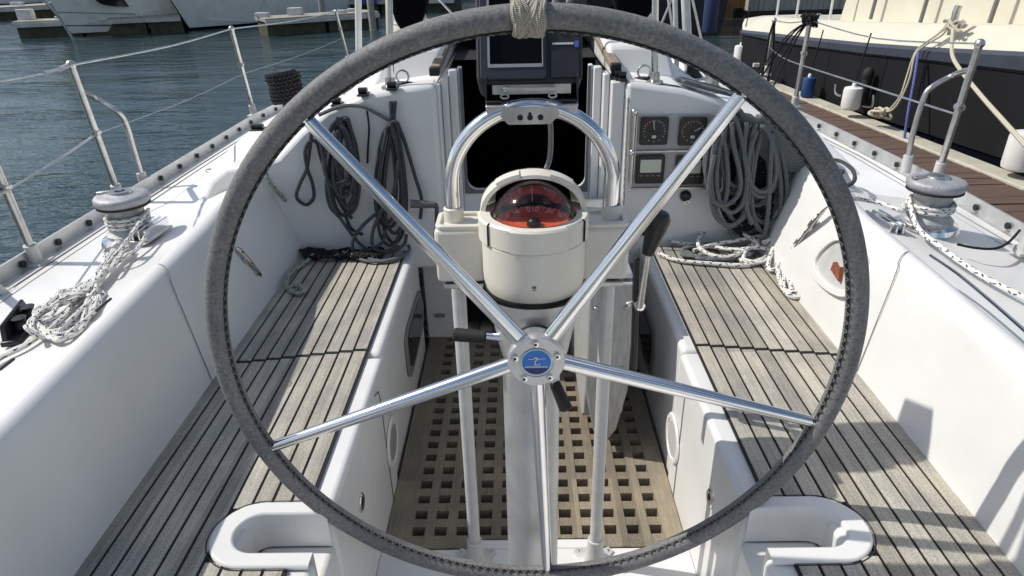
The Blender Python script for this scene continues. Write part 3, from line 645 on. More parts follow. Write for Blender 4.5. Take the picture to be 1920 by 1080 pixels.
# hood: cream band arching over the far side of the dome
g = MB(); rows = []
for k in range(41):
    t_ = math.pi * k / 40
    rows.append([Vector((math.cos(t_) * r_, .985 + y_ , .840 + math.sin(t_) * r_ * .74)) for r_, y_ in ((.0745, -.006), (.0815, -.004), (.083, .004), (.083, .028), (.081, .033), (.0745, .033))])
g.quadgrid(rows, closed_u=True); hood = g.build('hood', CREAM, cmp_, angle=35)
g = MB(); rows = []
for k in range(33):
    t_ = math.pi * k / 32
    rows.append([Vector((math.cos(t_) * r_, 1.018 + d_, .840 + math.sin(t_) * r_ * .74)) for r_, d_ in ((.083, .0), (.078, .012), (.06, .02), (.001, .024))])
g.quadgrid(rows); g.build('hood_back', CREAM, cmp_)
for t0 in (58, 118):
    g = MB(); rows = []
    for k in range(7):
        t_ = R(t0 - 14 + 28 * k / 6); rows.append([Vector((math.cos(t_) * r_, .9755 + y_, .840 + math.sin(t_) * r_ * .74)) for r_, y_ in ((.078, .003), (.0865, .005), (.0865, .03), (.078, .03))])
    g.quadgrid(rows, closed_u=True); g.build('hood_clip', CREAM, cmp_)
DC = CC + Vector((0, -.008, .832)); rd = .0635
g = MB(); g.lathe([(rd * math.cos(a), rd * .98 * math.sin(a)) for a in [math.pi / 2 * k / 20 for k in range(20)]] + [(.0003, rd * .98)], DC, seg=56); g.build('dome', DOME, cmp_)
g = MB(); g.lathe([(rd + .001, .0), (rd + .001, .013), (rd - .002, .013)], DC + Vector((0, 0, -.004)), seg=48); g.build('dome_gasket', BLACKR, cmp_)
g = MB(); g.lathe([(.0001, -.002), (.03, -.003), (.050, -.001), (.0565, .0035)], DC, seg=56); cd_ = g.build('compass_card', REDC, cmp_)
g = MB(); g.lathe([(.065, .001), (.065, .026), (.0625, .038), (.052, .050)], DC + Vector((0, .006, 0)), seg=40, a0=R(25), a1=R(155)); g.build('dark_backing', mat('compass_back', (.006, .005, .006), .95, spec=.05), cmp_)
g = MB()
for k in range(36):
    a = R(k * 10); d = Vector((math.cos(a), math.sin(a), 0)); l = .010 if k % 3 == 0 else .006
    g.bar(DC + d * .0563 + Vector((0, 0, .0046)), DC + d * (.0563 - l) + Vector((0, 0, .0046 - l * .62)), .0012, .0006)
g.build('card_ticks', WMARK, cd_, smooth=False)
g = MB(); g.lathe([(.011, -.002), (.010, .005), (.006, .009), (.0001, .010)], DC + Vector((0, -.012, 0)), seg=20); g.build('pivot_cap', BLACKP, cd_)
g = MB(); g.bar(DC + Vector((-.001, .045, .016)), DC + Vector((-.001, .034, .038)), .0012, .0012); g.build('lubber_line', WMARK, cmp_)
for s_, ang, sz in (('210', 90, .0125), ('180', 128, .010), ('240', 52, .010), ('150', 160, .009), ('270', 20, .009)):
    a = R(ang); d = Vector((math.cos(a), math.sin(a), 0)); pos = DC + d * .043 + Vector((0, 0, .0030))
    q = Matrix.Rotation(a - math.pi / 2, 4, 'Z') @ Matrix.Rotation(R(55), 4, 'X')
    text('card_number', s_, sz, Matrix.Translation(pos) @ q, WMARK, cd_)
# small arrow mark on housing
g = MB(); g.box(-.004, -.0015, .8935, .8942, .752, .756); g.box(-.0008, .0017, .8935, .8942, .752, .756); g.box(-.0035, .0015, .8935, .8942, .749, .7503); g.build('index_mark', mat('brown_mark', (.1, .07, .05), .6), cmp_)

# ------------------------------------------------------------------ guard
gd = thing('pedestal_guard', 'arched steel grab hoop round the compass with two long legs', 'guard rail', (0, 1.045, 0))
gx = .130
arc = [(-gx, 1.045, .80), (-gx, 1.045, .862)] + [(-gx * math.cos(t_), 1.045, .866 + (.124) * math.sin(t_)) for t_ in [math.pi * k / 28 for k in range(1, 28)]] + [(gx - .002, 1.045, .862), (gx - .002, 1.045, .80)]
g = MB(); g.tube(arc, .0125, 18); g.build('hoop', CHROME, gd)
for s in (-1, 1):
    g = MB(); g.tube([(s * gx, 1.045, .04), (s * gx, 1.045, .735)], .0125, 18); g.build('leg', ALUW, gd)
    g = MB(); g.lathe([(.036, .004), (.036, .010), (.024, .016), (.021, .022), (.0165, .06), (.0165, .075), (.013, .076)], (s * gx, 1.045, 0), seg=28)
    for a in (R(40), R(140), R(-60), R(240)):
        d = Vector((math.cos(a), math.sin(a), 0)); p = Vector((s * gx, 1.045, .006)); g.hexa([p + d * .02 + Vector((-d.y, d.x, 0)) * .016 + Vector((0, 0, -.002)), p + d * .02 - Vector((-d.y, d.x, 0)) * .016 + Vector((0, 0, -.002)), p + d * .052 - Vector((-d.y, d.x, 0)) * .008 + Vector((0, 0, -.002)), p + d * .052 + Vector((-d.y, d.x, 0)) * .008 + Vector((0, 0, -.002)), p + d * .02 + Vector((-d.y, d.x, 0)) * .016 + Vector((0, 0, .004)), p + d * .02 - Vector((-d.y, d.x, 0)) * .016 + Vector((0, 0, .004)), p + d * .052 - Vector((-d.y, d.x, 0)) * .008 + Vector((0, 0, .003)), p + d * .052 + Vector((-d.y, d.x, 0)) * .008 + Vector((0, 0, .003))])
    o = g.build('foot', ALUW, gd, bevel=.001)
    g = MB()
    for a in (R(40), R(140), R(-60), R(240)):
        d = Vector((math.cos(a), math.sin(a), 0)); g.sphere(Vector((s * gx, 1.045, .0095)) + d * .043, .0038, 10, .5)
    g.build('foot_screws', STEEL, o)
# bracket plate under the crown
g = MB(); q = [(-.048, .978), (-.036, .966), (.028, .966), (.042, .980), (.038, .992), (-.044, .992)]; g.prism(q, 1.028, 1.032, lambda x, z, y: (x, y, z)); br = g.build('bracket_plate', STEEL, gd)
g = MB()
for x in (-.018, -.003, .013): g.lathe([(.0001, 0), (.0045 if x != -.003 else .0042, 0), (.0045, .001), (.0001, .001)], (x, 1.0278, .9765), (0, -1, 0), 14)
g.lathe([(.0001, 0), (.0025, 0), (.0025, .001)], (-.003, 1.0278, .982), (0, -1, 0), 10); g.build('bracket_hole', SEAM, br)
# pods
for s in (-1, 1):
    x0, x1 = (.078, .160) if s < 0 else (.078, .156)
    lab = 'cream moulded pod left of the compass under the hoop' if s < 0 else 'cream moulded pod right of the compass under the hoop'
    pod = thing('instrument_pod', lab, 'pod', (s * .12, 1.03, .715), 'cream pods beside the compass')
    g = MB(); g.box(min(s * x0, s * x1), max(s * x0, s * x1), 1.0, 1.075, .712, .806); g.build('shell', CREAMW, pod, bevel=.008, bseg=3)
    g = MB(); g.ring(rrect(min(s * x0, s * x1) + .002, max(s * x0, s * x1) - .002, 1.002, 1.073, .012), rrect(min(s * x0, s * x1) + .010, max(s * x0, s * x1) - .010, 1.012, 1.064, .008), .804, .812); g.build('rim', CREAMW, pod, bevel=.002)
    g = MB(); g.lathe([(.0125, .806), (.0165, .806), (.0165, .828), (.0135, .830)], (s * gx, 1.045, 0), seg=20); g.build('tube_collar', CREAMW, pod)
g = MB(); g.box(-.088, .088, 1.052, 1.075, .74, .79); g.build('crossbar', CREAMW, gd, bevel=.004)
g = MB(); g.box(-.150, .150, 1.0, 1.07, .700, .709); g.build('pod_tray', STEEL, gd, bevel=.002)

# ------------------------------------------------------------------ plotter
pl = thing('chart_plotter', 'dark grey chart plotter with blank screen behind the top of the wheel', 'chart plotter', (-.012, 1.06, 1.0))
A = PY(893, 150, 1.05); Bp = PY(1094, 135, 1.05)
px0, px1 = A.x, Bp.x; tilt = R(24)
PM = Matrix.Translation((px0, 1.055, 1.022)) @ Matrix.Rotation(-tilt, 4, 'X')   # local: x right, z up, y depth
W_ = px1 - px0; H_ = .150
def L(x, z, y=0): return PM @ Vector((x, y, z))
def lfn(x, z, y): return tuple(L(x, z, y))
g = MB(); g.prism(rrect(0, W_, 0, H_, .012), 0, .085, lfn); g.build('body', NAVYP, pl, bevel=.003)
g = MB(); g.ring(rrect(.006, W_ * .66, .006, H_ - .006, .006), rrect(.018, W_ * .625, .026, H_ - .018, .003), -.005, .001, lfn); g.build('screen_bezel', mat('bezel_plastic', (.028, .032, .042), .4, var=.1, vs=60), pl, bevel=.002)
g = MB(); g.prism(rrect(.016, W_ * .63, .024, H_ - .016, .003), -.0015, -.0005, lfn); g.build('screen', SCREEN, pl)
g = MB(); g.ring(rrect(.0175, W_ * .628, .0235, H_ - .016, .002), rrect(.021, W_ * .618, .0285, H_ - .02, .001), -.0062, -.0045, lfn); g.build('screen_edge', mat('pale_edge', (.30, .31, .33), .4), pl)
g = MB()
for i in (0, 1):
    for j in (0, 1, 2): g.lathe([(.0062, 0), (.006, .003), (.004, .0045), (.0001, .005)], L(W_ * .755 + i * .021, .088 - j * .0 + j * .0155 - .012 * 0, -.0), -(PM.to_3x3() @ Vector((0, 1, 0))), 16)
g.build('buttons', mat('button_grey', (.09, .095, .105), .4), pl)
g = MB(); x = W_ * .72; random.seed(11)
while x < W_ * .91:
    w_ = random.choice((.0016, .0022)); g.prism(rrect(x, x + w_, .0575, .0605, .0003, 1), -.0012, 0, lfn); x += w_ + .0006
g.build('maker_lettering', WMARK, pl, smooth=False)
g = MB(); g.prism(rrect(W_ * .925, W_ * .965, .053, .063, .001), -.0012, 0, lfn); g.build('maker_emblem', mat('emblem_blue', (.08, .12, .42), .4), pl)
g = MB(); g.prism(rrect(W_ * .69, W_ * .695, .010, .065, .0005), -.001, .0, lfn); g.prism(rrect(W_ * .70, W_ * .965, .008, .048, .003), -.003, .0, lfn); g.build('card_door', NAVYP, pl, bevel=.001)
# bracket below
g = MB(); a = PY(910, 152, 1.07); b_ = PY(1083, 150, 1.07)
g.box(a.x, b_.x, 1.045, 1.11, a.z - .030, a.z - .026); g.box(a.x, a.x + .003, 1.05, 1.11, a.z - .028, a.z + .01); g.box(b_.x - .003, b_.x, 1.05, 1.11, a.z - .028, a.z + .01)
g.build('mount_tray', BLACKP, pl, bevel=.001)
g = MB(); g.box(a.x + .028, b_.x - .035, 1.042, 1.046, a.z - .012, a.z - .006); g.box(a.x + .01, b_.x - .01, 1.06, 1.064, a.z - .02, a.z + .0); g.build('mount_clamp', STEEL, pl, bevel=.001)
g = MB(); 
for x in (a.x + .03, b_.x - .04): g.ring([(x + .007 * math.cos(t_), a.z - .018 + .004 * math.sin(t_)) for t_ in [2 * math.pi * k / 16 for k in range(16)]], [(x + .005 * math.cos(t_), a.z - .018 + .0025 * math.sin(t_)) for t_ in [2 * math.pi * k / 16 for k in range(16)]], 1.036, 1.044, lambda x, z, y: (x, y, z))
g.build('mount_knob', CHROME, pl)
g = MB(); g.hexa([(a.x + .004, 1.035, a.z - .055), (b_.x - .006, 1.035, a.z - .052), (b_.x - .006, 1.09, a.z - .052), (a.x + .004, 1.09, a.z - .055), (a.x, 1.035, a.z - .031), (b_.x, 1.035, a.z - .031), (b_.x, 1.11, a.z - .031), (a.x, 1.11, a.z - .031)]); g.build('mount_base', STEEL, pl, bevel=.002)
g = MB(); g.tube(crm([PY(1029, 215, 1.09), PY(1031, 260, 1.10), PY(1028, 300, 1.10), PY(1015, 335, 1.08)], 6), .0028, 8); g.tube(crm([PY(1034, 215, 1.09), PY(1036, 260, 1.10), PY(1033, 300, 1.10), PY(1020, 335, 1.08)], 6), .0018, 8); g.build('cable', mat('grey_cable', (.22, .22, .22), .5), pl)

# ------------------------------------------------------------------ folding table
tb = thing('folding_table', 'folded grey cockpit table hanging between right guard leg and bridge', 'table', (.178, 1.7, .06))
tx = .192
ALUT = mat('table_grey', (.42, .42, .40), .55, .1, var=.3, vs=16, stretch=(6, 6, 1), bump=.2, bs=90)
def lf(x0, x1, name, m=ALUW):
    g = MB(); g.prism([(1.43, .50), (1.43, .24), (1.45, .10), (1.50, .055), (1.93, .055), (1.98, .12), (1.98, .50)], x0, x1, lambda y, z, x: (x, y, z)); return g.build(name, m, tb, bevel=.004)
lf(tx - .052, tx - .024, 'leaf', ALUT); lf(tx + .024, tx + .052, 'leaf', ALUT)
g = MB(); g.box(tx - .0235, tx + .0235, 1.424, 1.98, .06, .505); g.build('core', ALUT, tb, bevel=.004)
g = MB(); g.box(tx - .052, tx + .052, 1.425, 1.98, .507, .520); g.build('top_board', ALU, tb, bevel=.004)
g = MB()
for z in (.44, .27): 
    for x in (tx - .036, tx + .036): g.sphere((x, 1.407, z), .0055, 10)
g.build('hinge_screws', STEEL, tb)
g = MB(); g.prism([(tx - .054, .503), (tx - .054, .20), (tx - .030, .075), (tx - .012, .045), (tx + .012, .045), (tx + .030, .075), (tx + .054, .20), (tx + .054, .503)], 1.408, 1.4235, lambda x, z, y: (x, y, z)); g.build('end_panel', ALUT, tb, bevel=.005)

# ------------------------------------------------------------------ engine lever
el = thing('engine_lever', 'black knobbed throttle lever with steel arm beside the right bench', 'throttle lever', (.19, 1.1, .55))
a = PY(1200, 575, 1.1); b_ = PY(1216, 470, 1.08); c_ = PY(1239, 398, 1.07)
g = MB(); g.tube([a, lerp(a, b_, .5), b_], lambda t: .009 - .003 * t, 14, flat=.6); g.build('arm', STEEL, el)
g = MB(); g.tube([b_ - (c_ - b_) * .08, b_, lerp(b_, c_, .3), lerp(b_, c_, .62), lerp(b_, c_, .85), lerp(b_, c_, .98), c_ + (c_ - b_) * .03], lambda t: [.010, .0115, .0145, .0195, .021, .0155, .005][min(6, int(t * 6 + .01))], 20); g.build('knob', BLACKP, el)
g = MB(); g.lathe([(.0001, 0), (.010, 0), (.010, .012), (.007, .015), (.0001, .015)], a + Vector((0, .012, .0)), (0, -1, 0), 20); g.build('pivot', CHROME, el)
g = MB(); d1 = PY(1188, 690, 1.12); d2 = PY(1194, 480, 1.12); g.bar(d1, d2, .011, .02, (0, 1, 0)); g.build('housing_strip', BLACKP, el, bevel=.003)
g = MB(); d3 = PY(1190, 430, 1.12); g.tube(crm([PY(1168, 460, 1.11), PY(1190, 438, 1.11), PY(1212, 436, 1.11), PY(1218, 452, 1.1)], 5), .007, 12); g.build('control_cable', BLACKP, el)
g = MB(); g.bar(a + Vector((-.02, .03, -.012)), a + Vector((0, .03, -.005)), .010, .012); g.build('mount_plate', STEEL, el, bevel=.002)

# ------------------------------------------------------------------ instrument panel
ip = thing('instrument_panel', 'steel framed panel of two dials and two LCD displays on the right bulkhead', 'instrument panel', (.42, BY - .01, .56))
c0 = PY(1180, 205, BY - .012); 
xL, xR = PY(1190, 280, BY).x, PY(1345, 280, BY).x
zT, zB = PY(1250, 214, BY).z, PY(1250, 350, BY).z
g = MB(); g.prism(rrect(xL, xR, zB, zT, .006), BY - .008, BY - .001, lambda x, z, y: (x, y, z)); g.build('backing_plate', mat('panel_grey', (.42, .41, .40), .4, var=.1), ip, bevel=.002)
g = MB()
for z in (zB, zT - (zT - zB) * .48): g.bar((xL - .004, BY - .014, z), (xR + .004, BY - .014, z), .010, .006)
g.build('frame_bars', STEEL, ip, bevel=.001)
for xx in (xL - .010, xR + .008):
    g = MB(); g.tube([(xx, BY - .012, zB + .01), (xx, BY - .016, zT + .01)], .0075, 12); g.build('frame_post', STEEL, ip)
    for zz, r_ in ((zT + .012, .0105), (zB + (zT - zB) * .52, .008), (zB - .003, .005)):
        g = MB(); g.sphere((xx, BY - .018, zz), r_, 14); g.build('bolt', CHROME, ip)
def pq(x0, y0, x1, y1): a = PY(x0, y1, BY - .01); b_ = PY(x1, y0, BY - .01); return a.x, b_.x, a.z, b_.z
for i, (x0, y0, x1, y1, kind) in enumerate(((1198, 218, 1254, 271, 'd'), (1270, 218, 1326, 272, 'd'), (1190, 289, 1247, 343, 'l'), (1263, 290, 1322, 345, 'l'))):
    X0, X1, Z0, Z1 = pq(x0, y0, x1, y1); f = lambda x, z, y: (x, BY - .010 - y, z); cx, cz = (X0 + X1) / 2, (Z0 + Z1) / 2
    g = MB(); g.prism(rrect(X0, X1, Z0, Z1, .006), 0, .010, f); gg = g.build('dial_gauge' if kind == 'd' else 'digital_display', BLACKP, ip, bevel=.002)
    if kind == 'd':
        rr = (X1 - X0) * .40; g = MB()
        for k in range(0, 24):
            a = R(k * 15); l = .12 if k % 2 == 0 else .07
            if -60 < math.degrees(a) - 270 < 60 and k % 2: continue
            p1 = (cx + rr * math.cos(a), cz + rr * math.sin(a)); p2 = (cx + rr * (1 - l) * math.cos(a), cz + rr * (1 - l) * math.sin(a))
            g.bar((p1[0], BY - .0205, p1[1]), (p2[0], BY - .0205, p2[1]), .0010, .0006, (0, 1, 0))
        g.build('tick_marks', WMARK, gg, smooth=False)
        g = MB(); g.bar((cx - .0, BY - .0215, cz), (cx - .004, BY - .0215, cz + rr * .95), .0015, .0006, (0, 1, 0)) if i == 0 else g.bar((cx, BY - .0215, cz), (cx + rr * .7, BY - .0215, cz + rr * .35), .0015, .0006, (0, 1, 0)); g.build('needle', WMARK, gg)
        g = MB(); g.tube([(cx + rr * 1.02 * math.cos(R(a)), BY - .0205, cz + rr * 1.02 * math.sin(R(a))) for a in range(100, 190 if i else 160, 6)], .0007, 4); g.build('red_arc', REDM, gg)
        g = MB(); g.tube([(cx + rr * 1.02 * math.cos(R(a)), BY - .0205, cz + rr * 1.02 * math.sin(R(a))) for a in range(22, 80, 6)], .0006, 4); g.build('green_arc', GREENM if i == 0 else REDM, gg)
        g = MB(); g.prism(rrect(cx - .006, cx + .006, cz - rr * .62, cz - rr * .36, .001), 0, .0008, lambda x, z, y: (x, BY - .0203 - y, z)); g.build('small_lcd', LCD, gg)
        g = MB(); g.lathe([(.0001, .0), (.004, .0), (.0035, .003), (.0001, .003)], (cx, BY - .021, cz), (0, -1, 0), 14); g.build('needle_hub', BLACKP, gg)
    else:
        g = MB(); g.prism(rrect(X0 + (X1 - X0) * .14, X1 - (X1 - X0) * .13, Z0 + (Z1 - Z0) * .40, Z1 - (Z1 - Z0) * .15, .002), 0, .001, lambda x, z, y: (x, BY - .0202 - y, z)); g.build('lcd_screen', LCD, gg)
        g = MB()
        for k in range(4): xx = X0 + (X1 - X0) * (.2 + .2 * k); g.prism(rrect(xx - .0045, xx + .0045, Z0 + (Z1 - Z0) * .27, Z0 + (Z1 - Z0) * .31, .0005), 0, .001, lambda x, z, y: (x, BY - .0202 - y, z))
        g.build('keys', mat('key_marks', (.16, .16, .16), .5), gg)
p = PY(1285, 366, BY); kb = thing('deck_socket', 'black round socket cap below the instrument panel', 'socket', p)
g = MB(); g.lathe([(.0001, 0), (.017, 0), (.017, .008), (.013, .014), (.0001, .016)], p, (0, -1, -.25), 24); g.build('cap', BLACKP, kb)
g = MB(); g.ring([(p.x + .004 + .008 * math.cos(t_), p.z - .018 + .006 * math.sin(t_)) for t_ in [2 * math.pi * k / 16 for k in range(16)]], [(p.x + .004 + .006 * math.cos(t_), p.z - .018 + .0045 * math.sin(t_)) for t_ in [2 * math.pi * k / 16 for k in range(16)]], BY - .016, BY - .013, lambda x, z, y: (x, y, z)); g.build('ring', CHROME, kb)

# ------------------------------------------------------------------ winch handle
a, b_, c_ = PY(770, 382, 1.86), PY(818, 384, 1.86), PY(818, 440, 1.9)
wh = thing('winch_handle', 'grey winch handle with dark grip stowed left of the compass', 'winch handle', c_)
g = MB(); g.tube([a, lerp(a, b_, .1), lerp(a, b_, .6), lerp(a, b_, .95)], lambda t: .013 - .003 * t, 14); g.build('grip', mat('grey_grip', (.10, .095, .10), .6), wh)
g = MB(); g.tube([lerp(a, b_, .9), b_, b_ + Vector((.001, 0, -.006)), c_], .006, 12); g.lathe([(.0001, 0), (.009, 0), (.009, .02), (.0001, .02)], c_ + Vector((0, 0, -.012)), seg=12); g.build('crank_arm', mat('dark_steel', (.12, .12, .13), .4, .8), wh)

# ------------------------------------------------------------------ winches
def winch(p, lab, sc=1.0, wrap=None, tiltx=0):
    wn_ = thing('winch', lab, 'winch', p, 'primary winches on the side decks')
    p = Vector(p)
    def pr(l): return [(r_ * sc, z * sc) for r_, z in l]
    g = MB(); g.lathe(pr([(.0001, 0), (.075, 0), (.078, .004), (.074, .016), (.060, .022)]), p, seg=48); g.build('base', CHROME, wn_)
    g = MB(); g.lathe(pr([(.060, .020), (.060, .030), (.052, .038), (.047, .046), (.044, .060), (.044, .085), (.047, .096), (.056, .104), (.058, .108)]), p, seg=48); g.build('drum', mat('drum_grey', (.46, .46, .46), .5, .6, var=.3, vs=40, bump=.5, bs=260), wn_)
    g = MB(); g.lathe(pr([(.052, .106), (.064, .110), (.068, .116), (.068, .126), (.064, .131), (.050, .134), (.030, .136), (.028, .137)]), p, seg=48); g.build('top_cap', mat('cap_grey', (.40, .40, .42), .55, .35, var=.25, vs=50, bump=.4, bs=200), wn_)
    g = MB(); g.lathe(pr([(.062, .1085), (.0655, .1085), (.066, .104), (.060, .103)]), p, seg=40); g.build('tail_groove', BLACKR, wn_)
    g = MB(); g.lathe(pr([(.028, .137), (.026, .142), (.013, .142), (.012, .132), (.0001, .132)]), p, seg=28); g.build('socket_hub', STEEL, wn_)
    g = MB(); g.bar(p + Vector((.0, -.075, .142)) * 1 * sc if False else p + Vector((0, .012 * sc, .139 * sc)), p + Vector((-.062 * sc, .0, .137 * sc)), .012 * sc, .006 * sc); g.build('feeder_arm', STEEL, wn_, bevel=.001)
    return wn_
WL = PZ(252, 452, DZ + .045); WR = PZ(1733, 428, DZ + .045)
winch(WL, 'grey self tailing winch wrapped with blue flecked sheet on the port deck', 1.0)
winch(WR, 'grey self tailing winch on the starboard deck beside the dock', 1.02)
# clutch plates (polished stoppers inboard of each winch)
def stopper(p, ang, lab):
    th = thing('deck_organiser', lab, 'deck fitting', p); p = Vector(p); q = Matrix.Rotation(R(ang), 3, 'Z')
    g = MB(); ax = q @ Vector((0, 1, 0)); sx = q @ Vector((1, 0, 0))
    for k in (-.018, 0, .018): g.bar(p + sx * k + Vector((0, 0, .016)) - ax * .055, p + sx * k + Vector((0, 0, .016)) + ax * .055, .006, .032)
    g.build('side_plates', CHROME, th, bevel=.002)
    g = MB(); g.bar(p - ax * .06 + Vector((0, 0, .002)), p + ax * .06 + Vector((0, 0, .002)), .052, .006); g.build('base_plate', STEEL, th, bevel=.002)
    for k in (-.009, .009):
        g = MB(); g.tube([p + sx * (k - .007) - ax * .03 + Vector((0, 0, .016)), p + sx * (k + .007) - ax * .03 + Vector((0, 0, .016))], .012, 18); g.build('sheave', ALUW, th)
stopper(PZ(1655, 428, DZ + .07), 6, 'polished twin sheave block beside the starboard winch')
stopper(PZ(285, 440, DZ + .07), -4, 'polished block beside the port winch under the sheet')
# halyard winches under covers on the coachroof
for s, px_, lab in ((-1, (772, 112), 'shaded white covered winch on the coachroof left of the hatch'), (1, (1188, 118), 'white pleated canvas winch cover right of the hatch')):
    p = PY(*px_, 2.42); p.z = .945
    th = thing('covered_winch', lab, 'winch', p, 'covered winches on the coachroof'); p = Vector(p)
    g = MB(); g.lathe([(.060, 0), (.062, .004), (.052, .02), (.052, .05), (.060, .062), (.062, .07)], p, seg=36); g.build('drum', WHITEP, th)
    g = MB(); g.lathe([(.063, .02), (.064, .04), (.060, .05), (.063, .055), (.059, .068), (.061, .074), (.056, .09), (.040, .104), (.0001, .108)], p, seg=36); g.build('cover', WHITEC, th)

# ------------------------------------------------------------------ cleats in the coaming faces
def stripcleat(p0, p1, lab, nrm):
    th = thing('jamming_cleat', lab, 'cleat', p0, 'cleats on the coaming faces'); d = (p1 - p0).normalized(); n_ = Vector(nrm).normalized(); up_ = d.cross(n_).normalized()
    g = MB(); g.tube([p0 + n_ * .008, lerp(p0, p1, .08) + n_ * .010, lerp(p0, p1, .5) + n_ * .012, lerp(p0, p1, .92) + n_ * .010, p1 + n_ * .008], lambda t: .008 if 0 < t < 1 else .004, 12, flat=.55); g.build('body', STEEL, th)
    g = MB()
    for t_ in (.35, .75): g.bar(lerp(p0, p1, t_ - .07) + n_ * .008 + up_ * .008, lerp(p0, p1, t_ + .07) + n_ * .008 + up_ * .008, .008, .016, n_)
    g.build('jaw', STEEL, th, bevel=.002)
    g = MB()
    for t_ in (.15, .5, .85): g.sphere(lerp(p0, p1, t_) + n_ * .016, .0028, 10)
    g.build('screws', SEAM, th)
stripcleat(PX(437, 466, -.755), PX(484, 524, -.735), 'steel jamming cleat bolted on the shaded port coaming', (1, 0, .25))
stripcleat(PX(1556, 390, .765), PX(1486, 480, .745), 'steel jamming cleat on the sunlit starboard coaming', (-1, 0, .25))
# black cam cleat on the port deck
p = PZ(44, 612, DZ + .06); cl = thing('cam_cleat', 'black cam cleat holding the sheet on the port coaming edge', 'cleat', p)
d = (PZ(72, 575, DZ + .06) - PZ(18, 650, DZ + .06)).normalized(); sd = Vector((d.y, -d.x, 0))
g = MB(); g.bar(p - d * .075, p + d * .075, .036, .012); g.build('base', BLACKP, cl, bevel=.004)
g = MB(); g.hexa([p - d * .07 - sd * .016, p - d * .07 - sd * .004, p + d * .07 - sd * .004, p + d * .07 - sd * .016, p - d * .06 - sd * .014 + Vector((0, 0, .036)), p - d * .06 - sd * .008 + Vector((0, 0, .036)), p + d * .06 - sd * .008 + Vector((0, 0, .036)), p + d * .06 - sd * .014 + Vector((0, 0, .036))]); g.build('cheek', BLACKP, cl, bevel=.003)
g = MB(); g.lathe([(.014, .006), (.016, .01), (.010, .022), (.014, .03), (.0001, .031)], p + sd * .006 - d * .02, seg=16); g.lathe([(.014, .006), (.016, .01), (.010, .022), (.014, .03), (.0001, .031)], p + sd * .006 + d * .03, seg=16); g.build('cams', BLACKP, cl)

# ------------------------------------------------------------------ ropes
def rope(name, pts, r_, m, lab, group=None, n=8, closed=False):
    g = MB(); pts = pts if isinstance(pts[0], list) else [pts]
    for P in pts: g.tube(crm(P, n, closed), r_, 8, closed=closed)
    return tag(g.build(name, m), lab, 'rope', group)
def coil(cx, ctop, cbot, wpx, nl, Y, seed, jit=6, spread=.012):
    """an elongated hanging coil, centre line px cx from px ctop to cbot"""
    rnd = random.Random(seed); pts = []
    for k in range(nl):
        w0 = wpx * rnd.uniform(.65, 1.1); tp = ctop + rnd.uniform(0, jit); bt = cbot - rnd.uniform(0, jit * 3); off = rnd.uniform(-jit, jit) * .5
        for t_ in range(10):
            a = 2 * math.pi * t_ / 10; yy = (tp + bt) / 2 - (bt - tp) / 2 * math.cos(a)
            wf = .35 + .65 * ((yy - ctop) / (cbot - ctop)) if True else 1
            xx = cx + off + w0 / 2 * math.sin(a) * wf
            pts.append(PY(xx, yy, Y - spread * .3 - spread * ((k * .37) % 1) - .006))
    return pts
BF = BY - .008
# port bulkhead coils
A_ = coil(640, 218, 405, 74, 9, BF, 5, 22, .035)
A_ += [PY(650, 410, BF - .02), PY(680, 440, BF - .03)]
rope('coiled_rope', [A_, pys([(592, 228), (600, 260), (612, 330), (625, 390), (640, 412), (668, 450), (690, 470)], BF - .045)], .0055, RDARK, 'thick dark rope hank hanging on the left bulkhead, second from the left')
rope('rope_loop', [pys([(586, 205), (584, 250), (578, 300), (574, 320), (562, 345), (556, 370), (574, 384), (588, 370), (586, 345), (576, 315), (572, 285), (580, 266), (594, 268), (603, 300), (620, 340), (640, 385), (660, 410)], BF - .012)], .0055, RDARK, 'single dark rope loop hanging nearest the port coaming')
A_ = coil(733, 226, 462, 74, 5, BF, 9, 16, .03)
rope('coiled_rope', [A_, pys([(733, 190), (734, 228)], BF - .01), pys([(741, 190), (738, 225)], BF - .01), pys([(745, 230), (760, 270), (778, 330), (790, 372), (788, 410)], BF - .01), pys([(748, 300), (742, 340), (738, 360), (730, 385), (700, 405), (676, 428), (662, 450), (664, 472), (690, 470), (716, 455), (722, 430)], BF - .05),
     pys([(720, 385), (708, 410), (698, 440), (702, 466), (730, 472), (756, 460), (762, 440)], BF - .06)], .0055, RDARK, 'dark rope hank with a long eye hanging left of the companionway')
rope('thin_cord', [pys([(688, 208), (692, 240), (690, 275), (689, 306)], BF - .006)], .003, RBLACK, 'short thin black cord dangling between the two dark hanks')
rope('grey_line', [pys([(598, 216), (625, 204), (650, 198), (680, 200), (705, 212), (730, 226)], BF - .012)], .0055, RGREY, 'grey line led across the top of the left bulkhead')
# pile on the seat under them
rnd = random.Random(4); pts = []
for k in range(64):
    a = k * .9; pts.append(PZ(640 + 68 * math.sin(a * .31 + rnd.random()) + rnd.uniform(-12, 12), 474 + rnd.uniform(-9, 9), .381 + .012 * rnd.random()))
rope('rope_pile', pts, .0055, RBLACK, 'black rope tangle heaped on the port seat against the bulkhead', n=4)
pts = [PZ(x, y, .382) for x, y in ((690, 485), (720, 489), (752, 480), (768, 466), (756, 456), (730, 470), (700, 478), (672, 470), (660, 478), (690, 490), (735, 488), (765, 474))]
rope('rope_tail', pts, .005, RGREY, 'pale grey rope tails looped on the port seat corner by the bulkhead')
